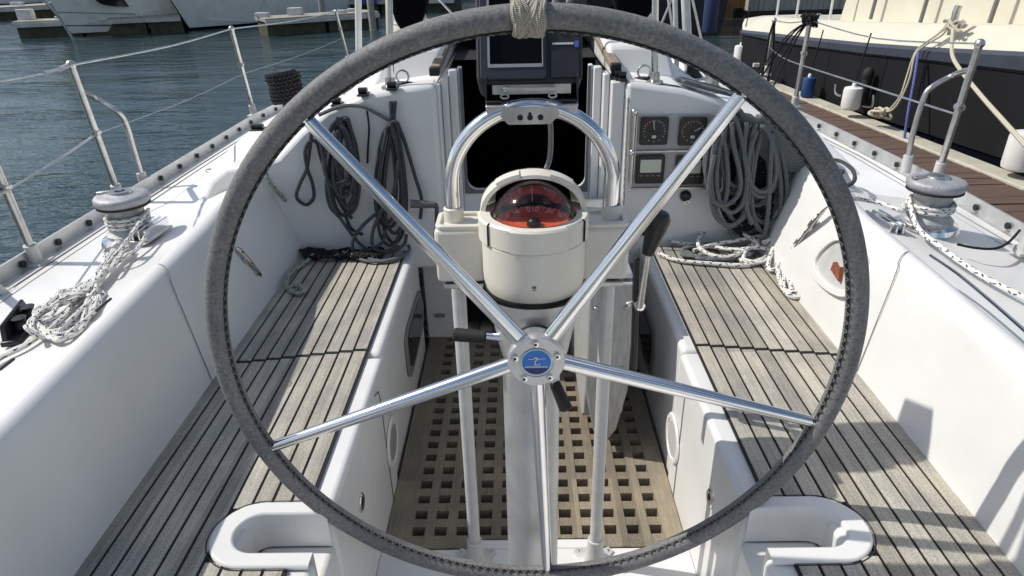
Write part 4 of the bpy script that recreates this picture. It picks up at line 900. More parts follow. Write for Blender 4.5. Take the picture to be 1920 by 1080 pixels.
# green fleck rope down the port coaming
pts = [PX(498, 325, -.765), PX(512, 350, -.75), PX(545, 385, -.735), PX(575, 410, -.725), PX(592, 440, -.715), Vector(PZ(592, 470, .385)), PZ(575, 490, .383), PZ(548, 510, .383), PZ(537, 530, .383), PZ(545, 545, .383), PZ(562, 550, .384), PZ(572, 543, .39), PZ(560, 535, .392), PZ(545, 538, .385)]
rope('green_fleck_rope', pts, .0062, RGREEN, 'green flecked rope drooping from the port coaming onto the seat')
# starboard big bundle
Yb = BF - .01; bund = []
bund.append(coil(1372, 200, 425, 95, 12, Yb, 21, 26, .05))
bund.append(coil(1425, 215, 440, 110, 12, Yb, 22, 28, .05))
bund.append(coil(1350, 225, 400, 60, 4, Yb - .01, 23, 20, .05))
rnd = random.Random(8)
for k in range(9):
    o_ = k * 7
    bund.append(pys([(1372 + k * 2, 205 + k), (1390 + o_ * .4, 230 - o_ * .3 + 10), (1440 + o_ * .3, 300 - o_ * .9), (1480 + o_ * .1, 318 - o_ * .8), (1530, 312 - o_ * .7)], Yb - .035 - .003 * k))
for k in range(8):
    x0 = 1500 - k * 9; bund.append(pys([(x0, 240 + k * 4), (x0 - 12, 330), (x0 - 45, 400), (x0 - 70, 440)], Yb - .02))
bund.append(pys([(1340, 290), (1330, 340), (1335, 375), (1360, 385), (1384, 365), (1388, 330), (1375, 270), (1372, 230)], Yb - .075))
bund.append(pys([(1400, 230), (1395, 290), (1402, 330), (1398, 380), (1410, 420)], Yb - .07))
bund.append(pys([(1448, 250), (1444, 330), (1440, 400), (1432, 450)], Yb - .07))
rope('rope_bundle', bund, .0068, RGREY, 'big grey bundle of coiled sheets hanging right of the instruments', n=5)
# backing of the bundle, black loops added for the shadow in its gaps
rope('gap_shadow_rope', [coil(1400, 215, 445, 110, 22, Yb + .004, 31, 18, .02)], .0068, RBLACK, 'black rope loops added behind the big grey bundle as its shadow gaps', n=5)
# ropes lying on the cabin top above the bundle
rnd = random.Random(15); pts = []
for k in range(60):
    t_ = k / 59; pts.append(PY(1270 + 130 * (.5 + .5 * math.sin(k * .83)) + rnd.uniform(-8, 8), 172 + 12 * math.sin(k * 1.7) + (28 * (.5 + .5 * math.sin(k * .83))), BY + .03 + rnd.uniform(0, .09)))
for p in pts: p.z = max(p.z, interp([(.3, .88), (.45, .862), (.585, .825), (.72, .785), (.9, .735)], p.x))
rope('halyard_tails', pts, .0058, RGREY, 'loose grey halyard tails lying on the cabin edge above the bundle', n=4)
# white rope on the starboard seat
pts = [PZ(x, y, z) for x, y, z in ((1255, 452, .385), (1290, 458, .386), (1330, 462, .39), (1380, 468, .40), (1420, 460, .41), (1395, 440, .42), (1350, 428, .42), (1318, 436, .41), (1310, 462, .40), (1340, 480, .395), (1380, 478, .395), (1425, 450, .41), (1450, 438, .43), (1462, 445, .43), (1466, 475, .40), (1470, 510, .385), (1470, 540, .384), (1490, 548, .384), (1504, 530, .39), (1520, 490, .41), (1545, 440, .5))]
p2 = [PZ(x, y, .383) for x, y in ((1235, 475), (1270, 488), (1330, 494), (1390, 497), (1425, 490), (1440, 470), (1420, 462), (1380, 474), (1400, 492), (1437, 482), (1448, 470), (1450, 500))]
p3 = [PZ(x, y, z) for x, y, z in ((1430, 455, .42), (1452, 450, .425), (1456, 480, .40), (1462, 525, .385), (1478, 552, .383), (1500, 556, .383), (1515, 540, .39), (1540, 480, .43), (1556, 420, .52))]
p4 = [PZ(x, y, z) for x, y, z in ((1300, 470, .39), (1340, 458, .40), (1400, 448, .41), (1440, 440, .42), (1460, 452, .42), (1450, 478, .40), (1425, 492, .388), (1395, 485, .39), (1405, 466, .40), (1440, 468, .40), (1458, 490, .39))]
p5 = [PZ(x, y, z) for x, y, z in ((1462, 445, .43), (1448, 470, .41), (1440, 500, .388), (1452, 505, .388), (1468, 480, .41), (1476, 450, .43), (1480, 500, .40), (1484, 545, .385))]
rope('white_fleck_rope', [pts, p2, p3, p4, p5], .0062, RWHITE, 'white rope with dark flecks looped on the starboard seat')
rnd = random.Random(12); pts = [PZ(1345 + 62 * math.cos(k * .55) + rnd.uniform(-8, 8), 472 + 13 * math.sin(k * .55) + rnd.uniform(-3, 3), .381 + .01 * rnd.random()) for k in range(60)]
rope('grey_rope_pile', pts, .0055, RGREY, 'flat grey rope coil under the white rope on the starboard seat', n=5)
# port sheet: from winch aft to cam cleat, tangled
def wraps(c_, r_, z0, n_, ph=0): return [Vector((c_.x + r_ * math.cos(a), c_.y + r_ * math.sin(a), c_.z + z0 + .011 * a / 6.283)) for a in [ph + 2 * math.pi * k / 14 for k in range(int(14 * n_))]]
rnd = random.Random(33)
lead = [PZ(x, y, z) for x, y, z in ((235, 455, .60), (205, 490, .57), (180, 520, .55), (150, 560, .548), (110, 590, .56), (80, 605, .565))]
tang = []
for k in range(8):
    tang.append([PZ(x + rnd.uniform(-12, 12), y + rnd.uniform(-11, 11), .553 + rnd.uniform(0, .02)) for x, y in ((230, 460), (205, 478 + k * 3), (185, 510), (160, 545), (120, 560), (80, 590), (66, 612), (100, 628), (140, 610), (172, 575), (185, 548), (165, 535), (130, 560))])
tang.append([PZ(x, y, z) for x, y, z in ((140, 545, .56), (175, 560, .57), (165, 590, .565), (120, 622, .56), (80, 632, .56), (55, 620, .585), (48, 612, .59))])
tang.append([PZ(x, y, z) for x, y, z in ((285, 420, .58), (255, 470, .56), (215, 495, .56), (170, 540, .56), (110, 548, .56), (130, 580, .56), (60, 640, .555), (0, 672, .55), (-40, 700, .55))])
rope('jib_sheet', [wraps(WL, .051, .045, 3.2) + lead] + tang, .0047, RWHITE, 'white blue flecked sheet tangled between port winch and cam cleat', n=6)
# starboard sheet running aft along the deck
pts = [PZ(1590, 370, .62), PZ(1640, 378, .60), PZ(1690, 395, .60), WR + Vector((-.052, .03, .055))] + wraps(WR, .052, .05, 2.1, 2.6) + [PZ(1720, 425, .58), PZ(1760, 460, .57), PZ(1800, 490, .565), PZ(1850, 522, .56), PZ(1905, 550, .56), PZ(1990, 590, .56)]
rope('jib_sheet', [pts], .0062, RWHITE, 'white blue flecked sheet led past the starboard winch', n=6)
# dark wrapped lines on a post outside the port coachroof
p = PY(543, 192, 2.9); th = thing('line_bundle', 'stack of black line turns wound on a post over the port deck', 'rope bundle', p)
g = MB(); g.tube([p + Vector((0, 0, -.03)), p + Vector((-.0, 0, .13))], .03, 14); g.build('post', BLACKP, th)
g = MB(); rnd = random.Random(2); P = []
for k in range(16 * 8):
    a = 2 * math.pi * k / 16; P.append(p + Vector(((.062 + rnd.uniform(-.006, .008)) * math.cos(a) - .012 * (k / 128), .045 * math.sin(a), .0 + .125 * k / 128 + .008 * math.cos(a))))
g.tube(P, .0085, 8); g.build('line_turns', RBLACK, th)
# starboard black rope turned on deck (behind wheel, px 1580,330)
pts = [PZ(x, y, .60) for x, y in ((1548, 300), (1575, 302), (1598, 318), (1602, 338), (1585, 348), (1566, 336), (1580, 322), (1560, 318))]
rope('dark_rope_end', pts, .006, RDARK, 'small dark rope eye lying on the starboard coaming behind the rim')
# coachroof lines at the companionway (thin coloured control lines down the right jamb)
for k, (dx, m_) in enumerate(((0, RGREEN), (7, RWHITE), (14, RBLACK), (20, RWHITE))):
    P = [PY(1160 + dx * .4, 158 + k * 2, 2.02), PY(1146 + dx * .6, 172, 1.98), PY(1138 + dx * .7, 200, 1.955), PY(1136 + dx * .6, 300, 1.945), PY(1134 + dx * .5, 385, 1.94)]
    P = [Vector((min(max(p.x, .292 + k * .0), .33), p.y - .01, p.z)) for p in P]
    rope('control_line', [P], .0032, m_, ['green flecked control line nearest the companionway jamb', 'white control line second from the companionway jamb', 'black control line third from the companionway jamb', 'white control line nearest the instrument panel'][k])

# ------------------------------------------------------------------ small deck hardware on cabin edge
def clam(p, lab, w_=.03):
    th = thing('rope_clutch', lab, 'rope clutch', p); p = Vector(p)
    g = MB(); g.box(p.x - w_ / 2, p.x + w_ / 2, p.y - .02, p.y + .03, p.z, p.z + .006); g.build('base', BLACKP, th, bevel=.002)
    g = MB(); g.tube([p + Vector((-w_ * .42, 0, .014)), p + Vector((w_ * .42, 0, .014))], .009, 12); g.build('roller', BLACKP, th)
def ctop(x): return interp([(-.9, .64), (-.8, .652), (-.74, .672), (-.66, .745), (-.57, .808), (-.44, .852), (-.3, .868), (.3, .868), (.45, .845), (.57, .81), (.66, .755), (.74, .68), (.8, .655), (.9, .642)], x)
for px_, lab in (((633, 203), 'black line clip on the port cabin edge, nearest the coaming'), ((683, 192), 'black line clip in the middle of the port cabin edge'), ((737, 183), 'black line clip under the port hood tube')):
    p = PY(*px_, BY + .005); p.z = ctop(p.x) + .002; clam(p, lab)
for k, px_ in enumerate(((1152, 148), (1158, 158), (1166, 166))):
    p = PY(*px_, 2.0 - k * .02 + .02); p.z = .870 + .001; clam(p, ['farthest of three black fairleads at the hatch corner', 'middle of three black fairleads at the hatch corner', 'nearest of three black fairleads at the hatch corner'][k], .024)
for s, px_, lab in ((-1, (757, 172), 'steel pad eye with ring beside the port hood tube'), (1, (1206, 163), 'steel pad eye with ring beside the starboard hood tube')):
    p = PY(*px_, 2.03); p.z = ctop(p.x) + .001; th = thing('pad_eye', lab, 'pad eye', p); p = Vector(p)
    g = MB(); g.prism([(p.x - .032, p.y), (p.x, p.y - .016), (p.x + .032, p.y), (p.x, p.y + .016)], p.z, p.z + .008); g.build('base', BLACKP, th, bevel=.003)
    g = MB(); g.tube([p + Vector((.018 * math.cos(a), 0, .022 + .018 * math.sin(a))) for a in [2 * math.pi * k / 24 for k in range(24)]], .0032, 8, closed=True); g.build('ring', STEEL, th)
# hood tubes
def uptube(base, top, r_, lab, m=CHROME, nm='hood_tube'):
    th = thing(nm, lab, 'tube', base); g = MB(); g.tube([base, top], r_, 16); g.build('tube', m, th)
    g = MB(); g.lathe([(r_ * 2.6, 0), (r_ * 2.6, .006), (r_ * 1.5, .01), (r_ * 1.4, .03), (r_, .031)], base, seg=20); g.build('socket', STEEL, th)
b0 = PY(734, 175, 2.0); b0.z = ctop(b0.x); uptube(b0, PY(728, -60, 2.0), .0105, 'bright steel hood tube rising left of the companionway')
b0 = PY(1227, 158, 2.0); b0.z = ctop(b0.x); uptube(b0, PY(1229, -60, 2.0), .0095, 'bright steel hood tube rising right of the companionway')
b0 = PY(672, 190, 2.9); uptube(PY(673, 120, 3.0), PY(671, -50, 3.0), .014, 'grey steel post standing on the port side deck', ALUW, 'deck_post')
b0 = PZ(1292, 150, .8); uptube(PY(1293, 160, 2.75), PY(1283, -50, 2.75), .017, 'grey aluminium post rising behind the starboard rim', ALUW, 'deck_post')
uptube(PY(1270, 160, 2.9), PY(1264, -50, 2.9), .010, 'thin grey post beside the thicker starboard post', ALUW, 'deck_post')
# two black instrument bags / speakers hung on the tubes
for x, lab, w_, bot in ((767, 'black rounded bag hanging beside the port hood tube', 34, 58), (1190, 'black rounded bag hanging beside the starboard hood tube', 40, 40)):
    P = [(x - w_ + (4 if x < 900 else 0), -60), (x - w_ + 2, 0), (x - w_ * .8, bot * .55), (x - w_ * .45, bot * .92), (x, bot + 2), (x + w_ * .5, bot * .86), (x + w_ * .86, bot * .4), (x + w_, 0), (x + w_ * .9, -60)]
    Q = [PY(a, b_, 2.1) for a, b_ in P]; Q = crm(Q, 4, True)
    g = MB(); g.prism([(q_.x, q_.z) for q_ in Q], 2.08, 2.16, lambda x_, z, y: (x_, y, z)); tag(g.build('hanging_bag', mat('black_canvas', (.004, .004, .005), .95, spec=.05), bevel=.012, bseg=3), lab, 'bag', 'black bags by the hood tubes')

# ------------------------------------------------------------------ stanchions and lifelines
def stanchion(base, top, lab, brace=None, r_=.0105, eye=None):
    th = thing('stanchion', lab, 'stanchion', base, 'stanchions along the toe rails'); base = Vector(base); top = Vector(top); d = (top - base).normalized()
    g = MB(); g.tube([base + d * .02, top], r_, 14); g.sphere(top, r_ * 1.15, 12); g.build('post', CHROME if False else STEEL, th)
    g = MB(); g.tube([base - d * .01, base + d * .055], r_ * 1.55, 14); g.box(base.x - .028, base.x + .028, base.y - .03, base.y + .03, base.z - .004, base.z + .004); g.build('socket', ALUW, th, bevel=.001)
    if eye:
        g = MB(); e_ = base + d * eye; g.lathe([(.004, -.012), (.012, -.012), (.012, .012), (.004, .012)], e_, (0, 1, 0), 12); g.build('wire_eye', STEEL, th); g = MB(); g.sphere(top, r_ * 1.35, 10); g.build('top_cap', STEEL, th)
    if brace:
        g = MB(); g.tube(crm(brace, 7), r_ * .85, 12); g.build('brace', STEEL, th)
        g = MB(); e_ = Vector(brace[-1]); g.tube([e_ + Vector((0, 0, -.01)), e_ + (Vector(brace[-2]) - e_).normalized() * .05], r_ * 1.5, 14); g.build('brace_socket', ALUW, th)
stz = DZ + .006
S1b = PZ(226, 374, stz); S1t = PY(133, 122, S1b.y - .08)
bb_ = PZ(272, 350, stz)
pts = [PY(153, 172, S1b.y - .05), PY(175, 182, bb_.y - .02), PY(218, 208, bb_.y - .02), PY(236, 232, bb_.y), PY(252, 285, bb_.y), bb_]
stanchion(S1b, S1t, 'braced gate stanchion on the port rail nearest the winch', pts, eye=.24)
S2b = PZ(477, 216, stz); S2t = PY(434, 54, S2b.y - .08); stanchion(S2b, S2t, 'slim stanchion on the port rail forward of the braced one', eye=.26)
S0b = PZ(70, 492, stz); S0t = PY(-70, 170, S0b.y - .06); stanchion(S0b, S0t, 'aft port stanchion cut by the left picture edge', eye=.22)
S3b = PZ(655, 118, stz); S3t = PY(630, 22, S3b.y - .1); stanchion(S3b, S3t, 'farthest port stanchion in front of the pontoon', eye=.26)
Sm = PZ(2, 552, stz); stanchion(Sm, Sm + Vector((-.10, -.08, .30)), 'stanchion foot at the very left edge of the port rail')
stz = DZ + .036
T1b = PZ(1757, 332, stz); T1t = PY(1837, 82, T1b.y - .08); tb_ = PZ(1699, 318, stz)
pts = [PY(1815, 132, T1b.y - .06), PY(1790, 140, tb_.y - .0), PY(1745, 165, tb_.y), PY(1730, 190, tb_.y), PY(1712, 250, tb_.y), tb_]
stanchion(T1b, T1t, 'braced gate stanchion on the starboard rail behind the winch', pts, eye=.24)
T2b = PZ(1489, 200, stz); T2t = PY(1519, 38, T2b.y - .1); stanchion(T2b, T2t, 'slim stanchion on the starboard rail beside the dock planks', eye=.26)
T3b = PZ(1437, 140, stz); T3t = PY(1452, 38, T3b.y - .1); stanchion(T3b, T3t, 'farther slim starboard stanchion in front of the dark hull', eye=.26)
T0b = PZ(1918, 470, stz); stanchion(T0b, T0b + Vector((.09, -.06, .48)), 'aft starboard stanchion cut by the right picture edge')
def wire(pts, lab, r_=.0028, m=STEEL): g = MB(); g.tube(crm(pts, 4), r_, 8); return tag(g.build('lifeline', m), lab, 'lifeline', 'guard wires along the rails')
def sag(a, b_, s_=.012): return [a, lerp(a, b_, .5) - Vector((0, 0, s_)), b_]
wire(sag(S1t, S2t), 'upper wire between the two nearest port stanchions', .0034)
wire(sag(S2t, S3t), 'upper wire from the slim port stanchion to the farthest one', .0034)
wire([S1t, PY(80, 138, S1t.y - .25), PY(0, 153, S1t.y - .5), PY(-60, 166, S1t.y - .7)], 'upper wire running aft from the braced port stanchion', .0022)
m1_ = S1b + (S1t - S1b) * .52; wire([m1_, PY(100, 305, S1b.y - .25), PY(25, 350, S0b.y), PY(-40, 390, S0b.y - .2)], 'lower wire running aft from the braced port stanchion', .0034)
wire(sag(m1_, S2b + (S2t - S2b) * .5), 'lower wire forward of the braced port stanchion over the water', .0014)
wire(sag(S2b + (S2t - S2b) * .5, S3b + (S3t - S3b) * .5), 'lower wire beyond the slim port stanchion', .0014)
wire(sag(T1t, T2t, .03), 'upper wire between the braced and slim starboard stanchions', .0026)
wire(sag(T2t, T3t), 'upper wire between the two slim starboard stanchions', .0026)
wire(sag(T1b + (T1t - T1b) * .5, T2b + (T2t - T2b) * .5, .0), 'lower wire between the braced and slim starboard stanchions', .0034)
wire(sag(T2b + (T2t - T2b) * .5, T3b + (T3t - T3b) * .5), 'lower wire between the two slim starboard stanchions', .003)
# turnbuckles on the port gate
g = MB(); g.tube([S1t + Vector((0, -.02, 0)), PY(112, 130, S1t.y - .1)], .007, 10); g.tube([PY(112, 130, S1t.y - .1), PY(84, 136, S1t.y - .24)], .0045, 8); tag(g.build('turnbuckle', STEEL), 'steel turnbuckle at the head of the braced port stanchion', 'turnbuckle')
# cord from right deck to aft stanchion
rope('deck_cord', [[PZ(1795, 458, .56), PZ(1830, 465, .555), PZ(1865, 466, .55), PZ(1890, 455, .54), PZ(1912, 432, .53)]], .0032, RBLACK, 'thin dark cord from the starboard block to the aft stanchion')
# shrouds rising from the far deck
for i, (x0, y0, x1, y1, lab) in enumerate(((1318, 88, 1292, -30, 'slanting wire shroud beside the blue fender'), (1262, 60, 1250, -20, 'thin wire shroud nearest the starboard hood tube'), (852, 30, 806, -20, 'wire shroud left of the plotter'), (1240, 45, 1268, -20, 'crossing wire shroud beside the starboard post'))):
    g = MB(); g.tube([PY(x0, y0, 3.6), PY(x1, y1, 3.6)], .006, 8); tag(g.build('shroud', STEEL), lab, 'shroud')
# small loose fairlead left (px 490,240) and pad on the deck (px 405,320)
p = PZ(484, 244, .66); clam(p, 'black fairlead on the port deck moulding beside the rim', .05)
p = PZ(404, 321, DZ + .05); g = MB(); g.prism([(p.x + .035 * math.cos(a), p.y + .022 * math.sin(a)) for a in [2 * math.pi * k / 24 for k in range(24)]], p.z, p.z + .007); tag(g.build('deck_filler', STEEL, bevel=.002), 'small oval steel deck filler on the port side', 'deck fitting')
# organiser lump on the port cabin top & mechanical bits near rim
for i, (x, y, Y, lab) in enumerate(((655, 165, 2.35, 'grey block beside the rim on the port cabin side'), (700, 140, 2.6, 'grey track car on the port cabin side'), (1335, 148, 2.2, 'grey winch drum behind the rim on the starboard cabin top'), (1300, 130, 2.4, 'dark block on the starboard cabin edge'))):
    p = PY(x, y, Y); p.z = max(ctop(p.x), .5); th = thing('deck_block', lab, 'block', p); p = Vector(p)
    g = MB(); g.lathe([(.03, 0), (.032, .01), (.022, .02), (.022, .045), (.03, .055), (.026, .062), (.0001, .064)], p, seg=20); g.build('drum', STEEL if i != 3 else BLACKP, th)
    g = MB(); g.box(p.x - .04, p.x + .04, p.y - .04, p.y + .04, p.z - .003, p.z + .004); g.build('plate', ALUW, th, bevel=.002)

# ================================================================== DOCK
dkz = -.36
DS = .095                                   # the dock runs a little inward of our centreline
def kerbx(y): return 3.13 + (8.6 - y) * DS
def hullx(y): return kerbx(y) + .50
def PH(x, y, off=0.0):
    r = ray(x, y); t_ = (4.20 + off - CAM.x) / (r.x + DS * r.y); return CAM + r * t_
kw = .19
dock = thing('dock', 'brown plank dock with pale kerb along the starboard side', 'dock', (2.5, 6, WZ))
g = MB(); y = -4.0
while y < 10.6:
    zt = dkz + random.uniform(-.003, .003); xx = kerbx(y + .07) - .003
    g.hexa([(1.62, y + .004, dkz - .04), (xx, y + .004, dkz - .04), (xx, y + .136, dkz - .04), (1.62, y + .136, dkz - .04), (1.62, y + .004, zt), (xx, y + .004, zt), (xx, y + .136, zt), (1.62, y + .136, zt)]); y += .14
g.build('planks', DOCKW, dock, smooth=False)
g = MB(); 
for ya, yb in ((-4, -.01), (0, 3.59), (3.6, 7.19), (7.2, 10.8)):
    g.hexa([(kerbx(ya), ya, dkz - .25), (kerbx(ya) + kw, ya, dkz - .25), (kerbx(yb) + kw, yb, dkz - .25), (kerbx(yb), yb, dkz - .25), (kerbx(ya), ya, dkz + .02), (kerbx(ya) + kw, ya, dkz + .02), (kerbx(yb) + kw, yb, dkz + .02), (kerbx(yb), yb, dkz + .02)])
g.box(1.52, 1.617, -4, 10.6, dkz - .25, dkz + .03); g.build('kerb', mat('kerb_timber', (.50, .47, .38), .8, var=.25, vs=5, bump=.3, bs=30), dock, bevel=.01)
g = MB()
for y in (-3, 0, 3, 6, 9): g.box(1.7, 3.1, y, y + 1.6, WZ - .3, dkz - .06)
g.build('floats', GRIME, dock)

# ================================================================== DARK HULLED BOAT
bt = thing('moored_sailing_boat', 'black skirted sailing boat with cream topsides moored beyond the dock', 'sailing boat', (5, 8, WZ))
top_ = [(1392, 56), (1440, 61), (1500, 68), (1620, 80), (1750, 89), (1920, 97), (2300, 108), (3600, 150)]
bot_ = [(1392, 66), (1440, 76), (1500, 87), (1620, 103), (1750, 117), (1920, 137), (2300, 170), (3600, 290)]
rim_ = [(1400, 34), (1440, 29), (1500, 34), (1620, 40), (1750, 43), (1920, 46), (2300, 48), (3600, 60)]
TT = [PH(*p) for p in top_]; BB = [PH(*p) for p in bot_]; RR = [PH(*p, .24) for p in rim_]
def stern(rows):    # rounded far quarter
    r0 = rows[0]; e_ = [Vector((p.x + .35, p.y + .35, p.z)) for p in r0]; f_ = [Vector((p.x + 1.3, p.y + .5, p.z)) for p in r0]; return [f_, e_] + rows
mid = [Vector((b_.x - .01, b_.y, lerp(WZ, b_.z, .42))) for b_ in BB]
g = MB(); g.quadgrid(stern([[m_, lerp(m_, b_, .5) + Vector((-.015, 0, 0)), b_] for m_, b_ in zip(mid, BB)])); g.build('hull_cover', TARP, bt)
g = MB(); g.quadgrid(stern([[Vector((m_.x + .25, m_.y, WZ - .2)), Vector((m_.x + .10, m_.y, WZ + .1)), m_ + Vector((.012, 0, .01))] for m_ in mid])); g.build('lower_hull', mat('dark_navy_hull', (.006, .008, .016), .18), bt)
g = MB(); g.quadgrid(stern([[b_ + Vector((.005, 0, 0)), b_ + Vector((-.03, 0, .02)), t_ + Vector((-.035, 0, -.03)), t_] for b_, t_ in zip(BB, TT)])); g.build('gunwale_band', BANDG, bt)
g = MB(); g.quadgrid(stern([[t_ + Vector((.0, 0, .001)), lerp(t_, r_, .3) + Vector((-.02, 0, .03)), lerp(t_, r_, .8) + Vector((-.02, 0, .02)), r_, r_ + Vector((.05, 0, -.02)), Vector((6.6, r_.y + .2, r_.z - .02))] for t_, r_ in zip(TT, RR)])); g.build('bulwark', CREAMB, bt)
c0 = PH(1568, 42, .5); c1 = PH(2300, 50, .5)
g = MB(); z0 = c0.z - .1
g.hexa([(c0.x, c0.y, z0), (7, c0.y + .3, z0), (7, 2.0, z0), (c1.x + .1, c1.y, z0), (c0.x + .1, c0.y - .25, 1.6), (7, c0.y, 1.6), (7, 2.0, 1.6), (c1.x + .2, c1.y, 1.6)][:4] + [(c0.x + .1, c0.y - .25, 1.7), (7, c0.y, 1.7), (7, 2.0, 1.7), (c1.x + .2, c1.y, 1.7)]); g.build('deckhouse', CREAMB, bt, bevel=.04)
for px_ in (1632, 1725, 1855):
    q0 = PH(px_, 43 if px_ > 1640 else 36, .42); q1 = q0 + Vector((.05, -.02, .9)); g = MB(); g.tube([q0, q1], .02, 8); g.build('awning_post', mat('grey_pole', (.18, .17, .16), .6), bt)
for px_ in (1455, 1492, 1555):
    q0 = PH(px_, 38, .26); g = MB(); g.tube([q0, q0 + Vector((0, 0, .8))], .015, 8); g.build('stanchion', WHITEP, bt)
# bag with cord bundle on the starboard rail tops
p = T2t; th = thing('line_bundle', 'black lines knotted on the slim starboard stanchion head', 'rope bundle', p)
g = MB(); rnd = random.Random(6)
for k in range(4): g.tube(crm([p + Vector((rnd.uniform(-.04, .04), rnd.uniform(-.04, .04), rnd.uniform(-.03, .03))) for _ in range(8)], 4), .006, 6)
for dx in (-.10, -.14, -.2, -.24): g.tube(crm([p, p + Vector((dx * .4, .02, -.08)), p + Vector((dx, .05, -.26 + dx * .3))], 4), .004, 6)
g.build('line_turns', RBLACK, th)
p = T3t; rope('black_line', [[p, p + Vector((-.02, 0, -.12)), p + Vector((-.03, 0, -.4))], [p, p + Vector((.02, 0, -.2)), p + Vector((-.0, 0, -.42))]], .006, RBLACK, 'black lines dropping from the farther starboard stanchion head')
# mooring lines and cleats on the dark boat
Pk = lambda x, y, X: PH(x, y, (X - 3.95) * .5)
a = Pk(1783, 38, 3.95); rope('mooring_lines', [[a, Pk(1760, 62, 3.9), Pk(1725, 88, 3.8), Pk(1712, 108, 3.72), Pk(1700, 145, 3.66), Pk(1688, 180, 3.6), Pk(1668, 205, 3.55), Pk(1650, 216, 3.5)], [a, Pk(1768, 64, 3.9), Pk(1736, 84, 3.8), Pk(1716, 104, 3.72), Pk(1706, 145, 3.66), Pk(1692, 180, 3.6), Pk(1674, 205, 3.55), Pk(1652, 212, 3.5)], [Pk(1790, 40, 3.95), Pk(1748, 72, 3.85)]], .009, RTAN, 'cream mooring lines looping from the dark boat to the dock edge')
rnd = random.Random(3); c_ = Pk(1652, 212, 3.48); rope('knotted_rope', [[c_ + Vector((rnd.uniform(-.07, .07), rnd.uniform(-.1, .1), rnd.uniform(-.05, .05))) for _ in range(16)]], .014, RTAN, 'knot of cream rope lying at the dock kerb', n=5)
th = thing('deck_cleat', 'cream rope covered cleat on the gunwale of the dark boat', 'cleat', Pk(1788, 45, 3.97)); c_ = Pk(1788, 42, 3.96)
g = MB(); g.tube([c_ + Vector((0, -.13, .0)), c_ + Vector((0, .13, .0))], .016, 8); g.tube([c_ + Vector((0, 0, -.1)), c_ + Vector((0, 0, .02))], .03, 8); g.build('horn', STEEL, th)
g = MB(); g.tube([c_ + Vector((0, 0, .0)), c_ + Vector((0, 0, .09)), c_ + Vector((.01, 0, .13))], .028, 10); g.build('ball_top', STEEL, th)
g = MB(); rnd = random.Random(9); g.tube(crm([c_ + Vector((rnd.uniform(-.04, .04), rnd.uniform(-.13, .13), rnd.uniform(-.06, .03))) for _ in range(18)], 4), .012, 6); g.build('rope_turns', RTAN, th)
rope('blue_cord', [[Pk(1722, 96, 3.75), Pk(1714, 150, 3.6), Pk(1703, 210, 3.5), Pk(1692, 285, 3.4), PZ(1690, 300, dkz + .01)]], .012, RBLUE, 'blue mooring cord hanging from the dark gunwale to the dock')
g = MB(); g.tube(crm([PY(1787, 55, 4.4), PY(1785, 100, 4.2), PY(1800, 130, 4.0), PY(1840, 180, 3.6), PY(1880, 225, 3.2), PY(1925, 275, 2.9)], 5), .011, 8); tag(g.build('mooring_rope', RTAN), 'tan rope crossing behind the braced starboard stanchion', 'rope')
# fenders
def fender(p, r_, h_, m, lab, cap=None, grp='fenders between dock and dark hull'):
    th = thing('fender', lab, 'fender', p, grp); p = Vector(p)
    g = MB(); g.lathe([(.0001, 0), (r_ * .7, .0), (r_ * .95, r_ * .15), (r_, r_ * .4), (r_, h_ - r_ * .4), (r_ * .92, h_ - r_ * .1), (r_ * .6, h_), (.0001, h_)], p, seg=24); g.build('body', m, th)
    g = MB(); g.lathe([(.02, 0), (.022, .03), (.012, .045), (.0001, .046)], p + Vector((0, 0, h_ - .005)), seg=12); g.build('eye', cap or m, th)
    g = MB(); g.tube([p + Vector((0, 0, h_ + .02)), p + Vector((.06, 0, h_ + .5))], .007, 6); g.build('lanyard', RBLACK, th)
def atX(x, y, X): return PH(x, y, X - 3.80)
p = atX(1593, 205, 3.55); fender(p, .09, .22, WHITEP, 'white bucket shaped fender hanging midway along the dark hull')
p = atX(1905, 318, 3.66); fender(p, .105, .28, WHITEP, 'white fender at the right picture edge')
p = atX(1385, 125, 3.8); fender(p, .09, .3, WHITEP, 'white fender at the far end of the dark hull')
p = PZ(1512, 182, dkz + .022); fender(p, .07, .22, BLUEF, 'blue fender with white top standing on the kerb', WHITEP)
p = PZ(1327, 72, WZ); p = PY(1329, 62, 9.0); fender(p, .09, .42, NAVY, 'navy blue fender hanging near the rail in front of the reeds', grp=None)
# ladder-like handles on the dark boat
g = MB(); 
for (x0, y0), (x1, y1), (x2, y2) in (((1567, 158), (1567, 175), (1578, 180)), ((1618, 198), (1635, 200), (1638, 178))):
    g = MB(); g.tube(crm([atX(x0, y0, 3.66), atX(x1, y1, 3.66), atX(x2, y2, 3.66)], 4), .012, 8)
    tag(g.build('boarding_handle', STEEL), 'bent steel handle on the black hull just ' + ('left' if x0 < 1600 else 'right') + ' of the white bucket fender', 'handle')
g = MB(); c_ = atX(1412, 122, 3.7); g.bar(c_, c_ + Vector((.22, 0, 0)), .03, .05); g.bar(c_, c_ + Vector((0, 0, -.22)), .03, .05); g.build
tag(g.build('mooring_bracket', WHITEP, bevel=.005), 'white angled bracket on the far end of the dock', 'bracket')
# dark dinghy outboard silhouettes near (1480,130)
th = thing('dark_bollard', 'black covered windlass leaning against the hull cover', 'windlass', atX(1618, 165, 3.66)); c_ = atX(1628, 140, 3.70)
g = MB(); g.sphere(c_, .055, 12, 1.3); g.tube([c_ + Vector((0, 0, -.22)), c_], .045, 10); g.tube([c_ + Vector((-.1, -.1, -.2)), c_ + Vector((.1, .3, -.22))], .06, 8); g.build('cover', BLACKR, th)

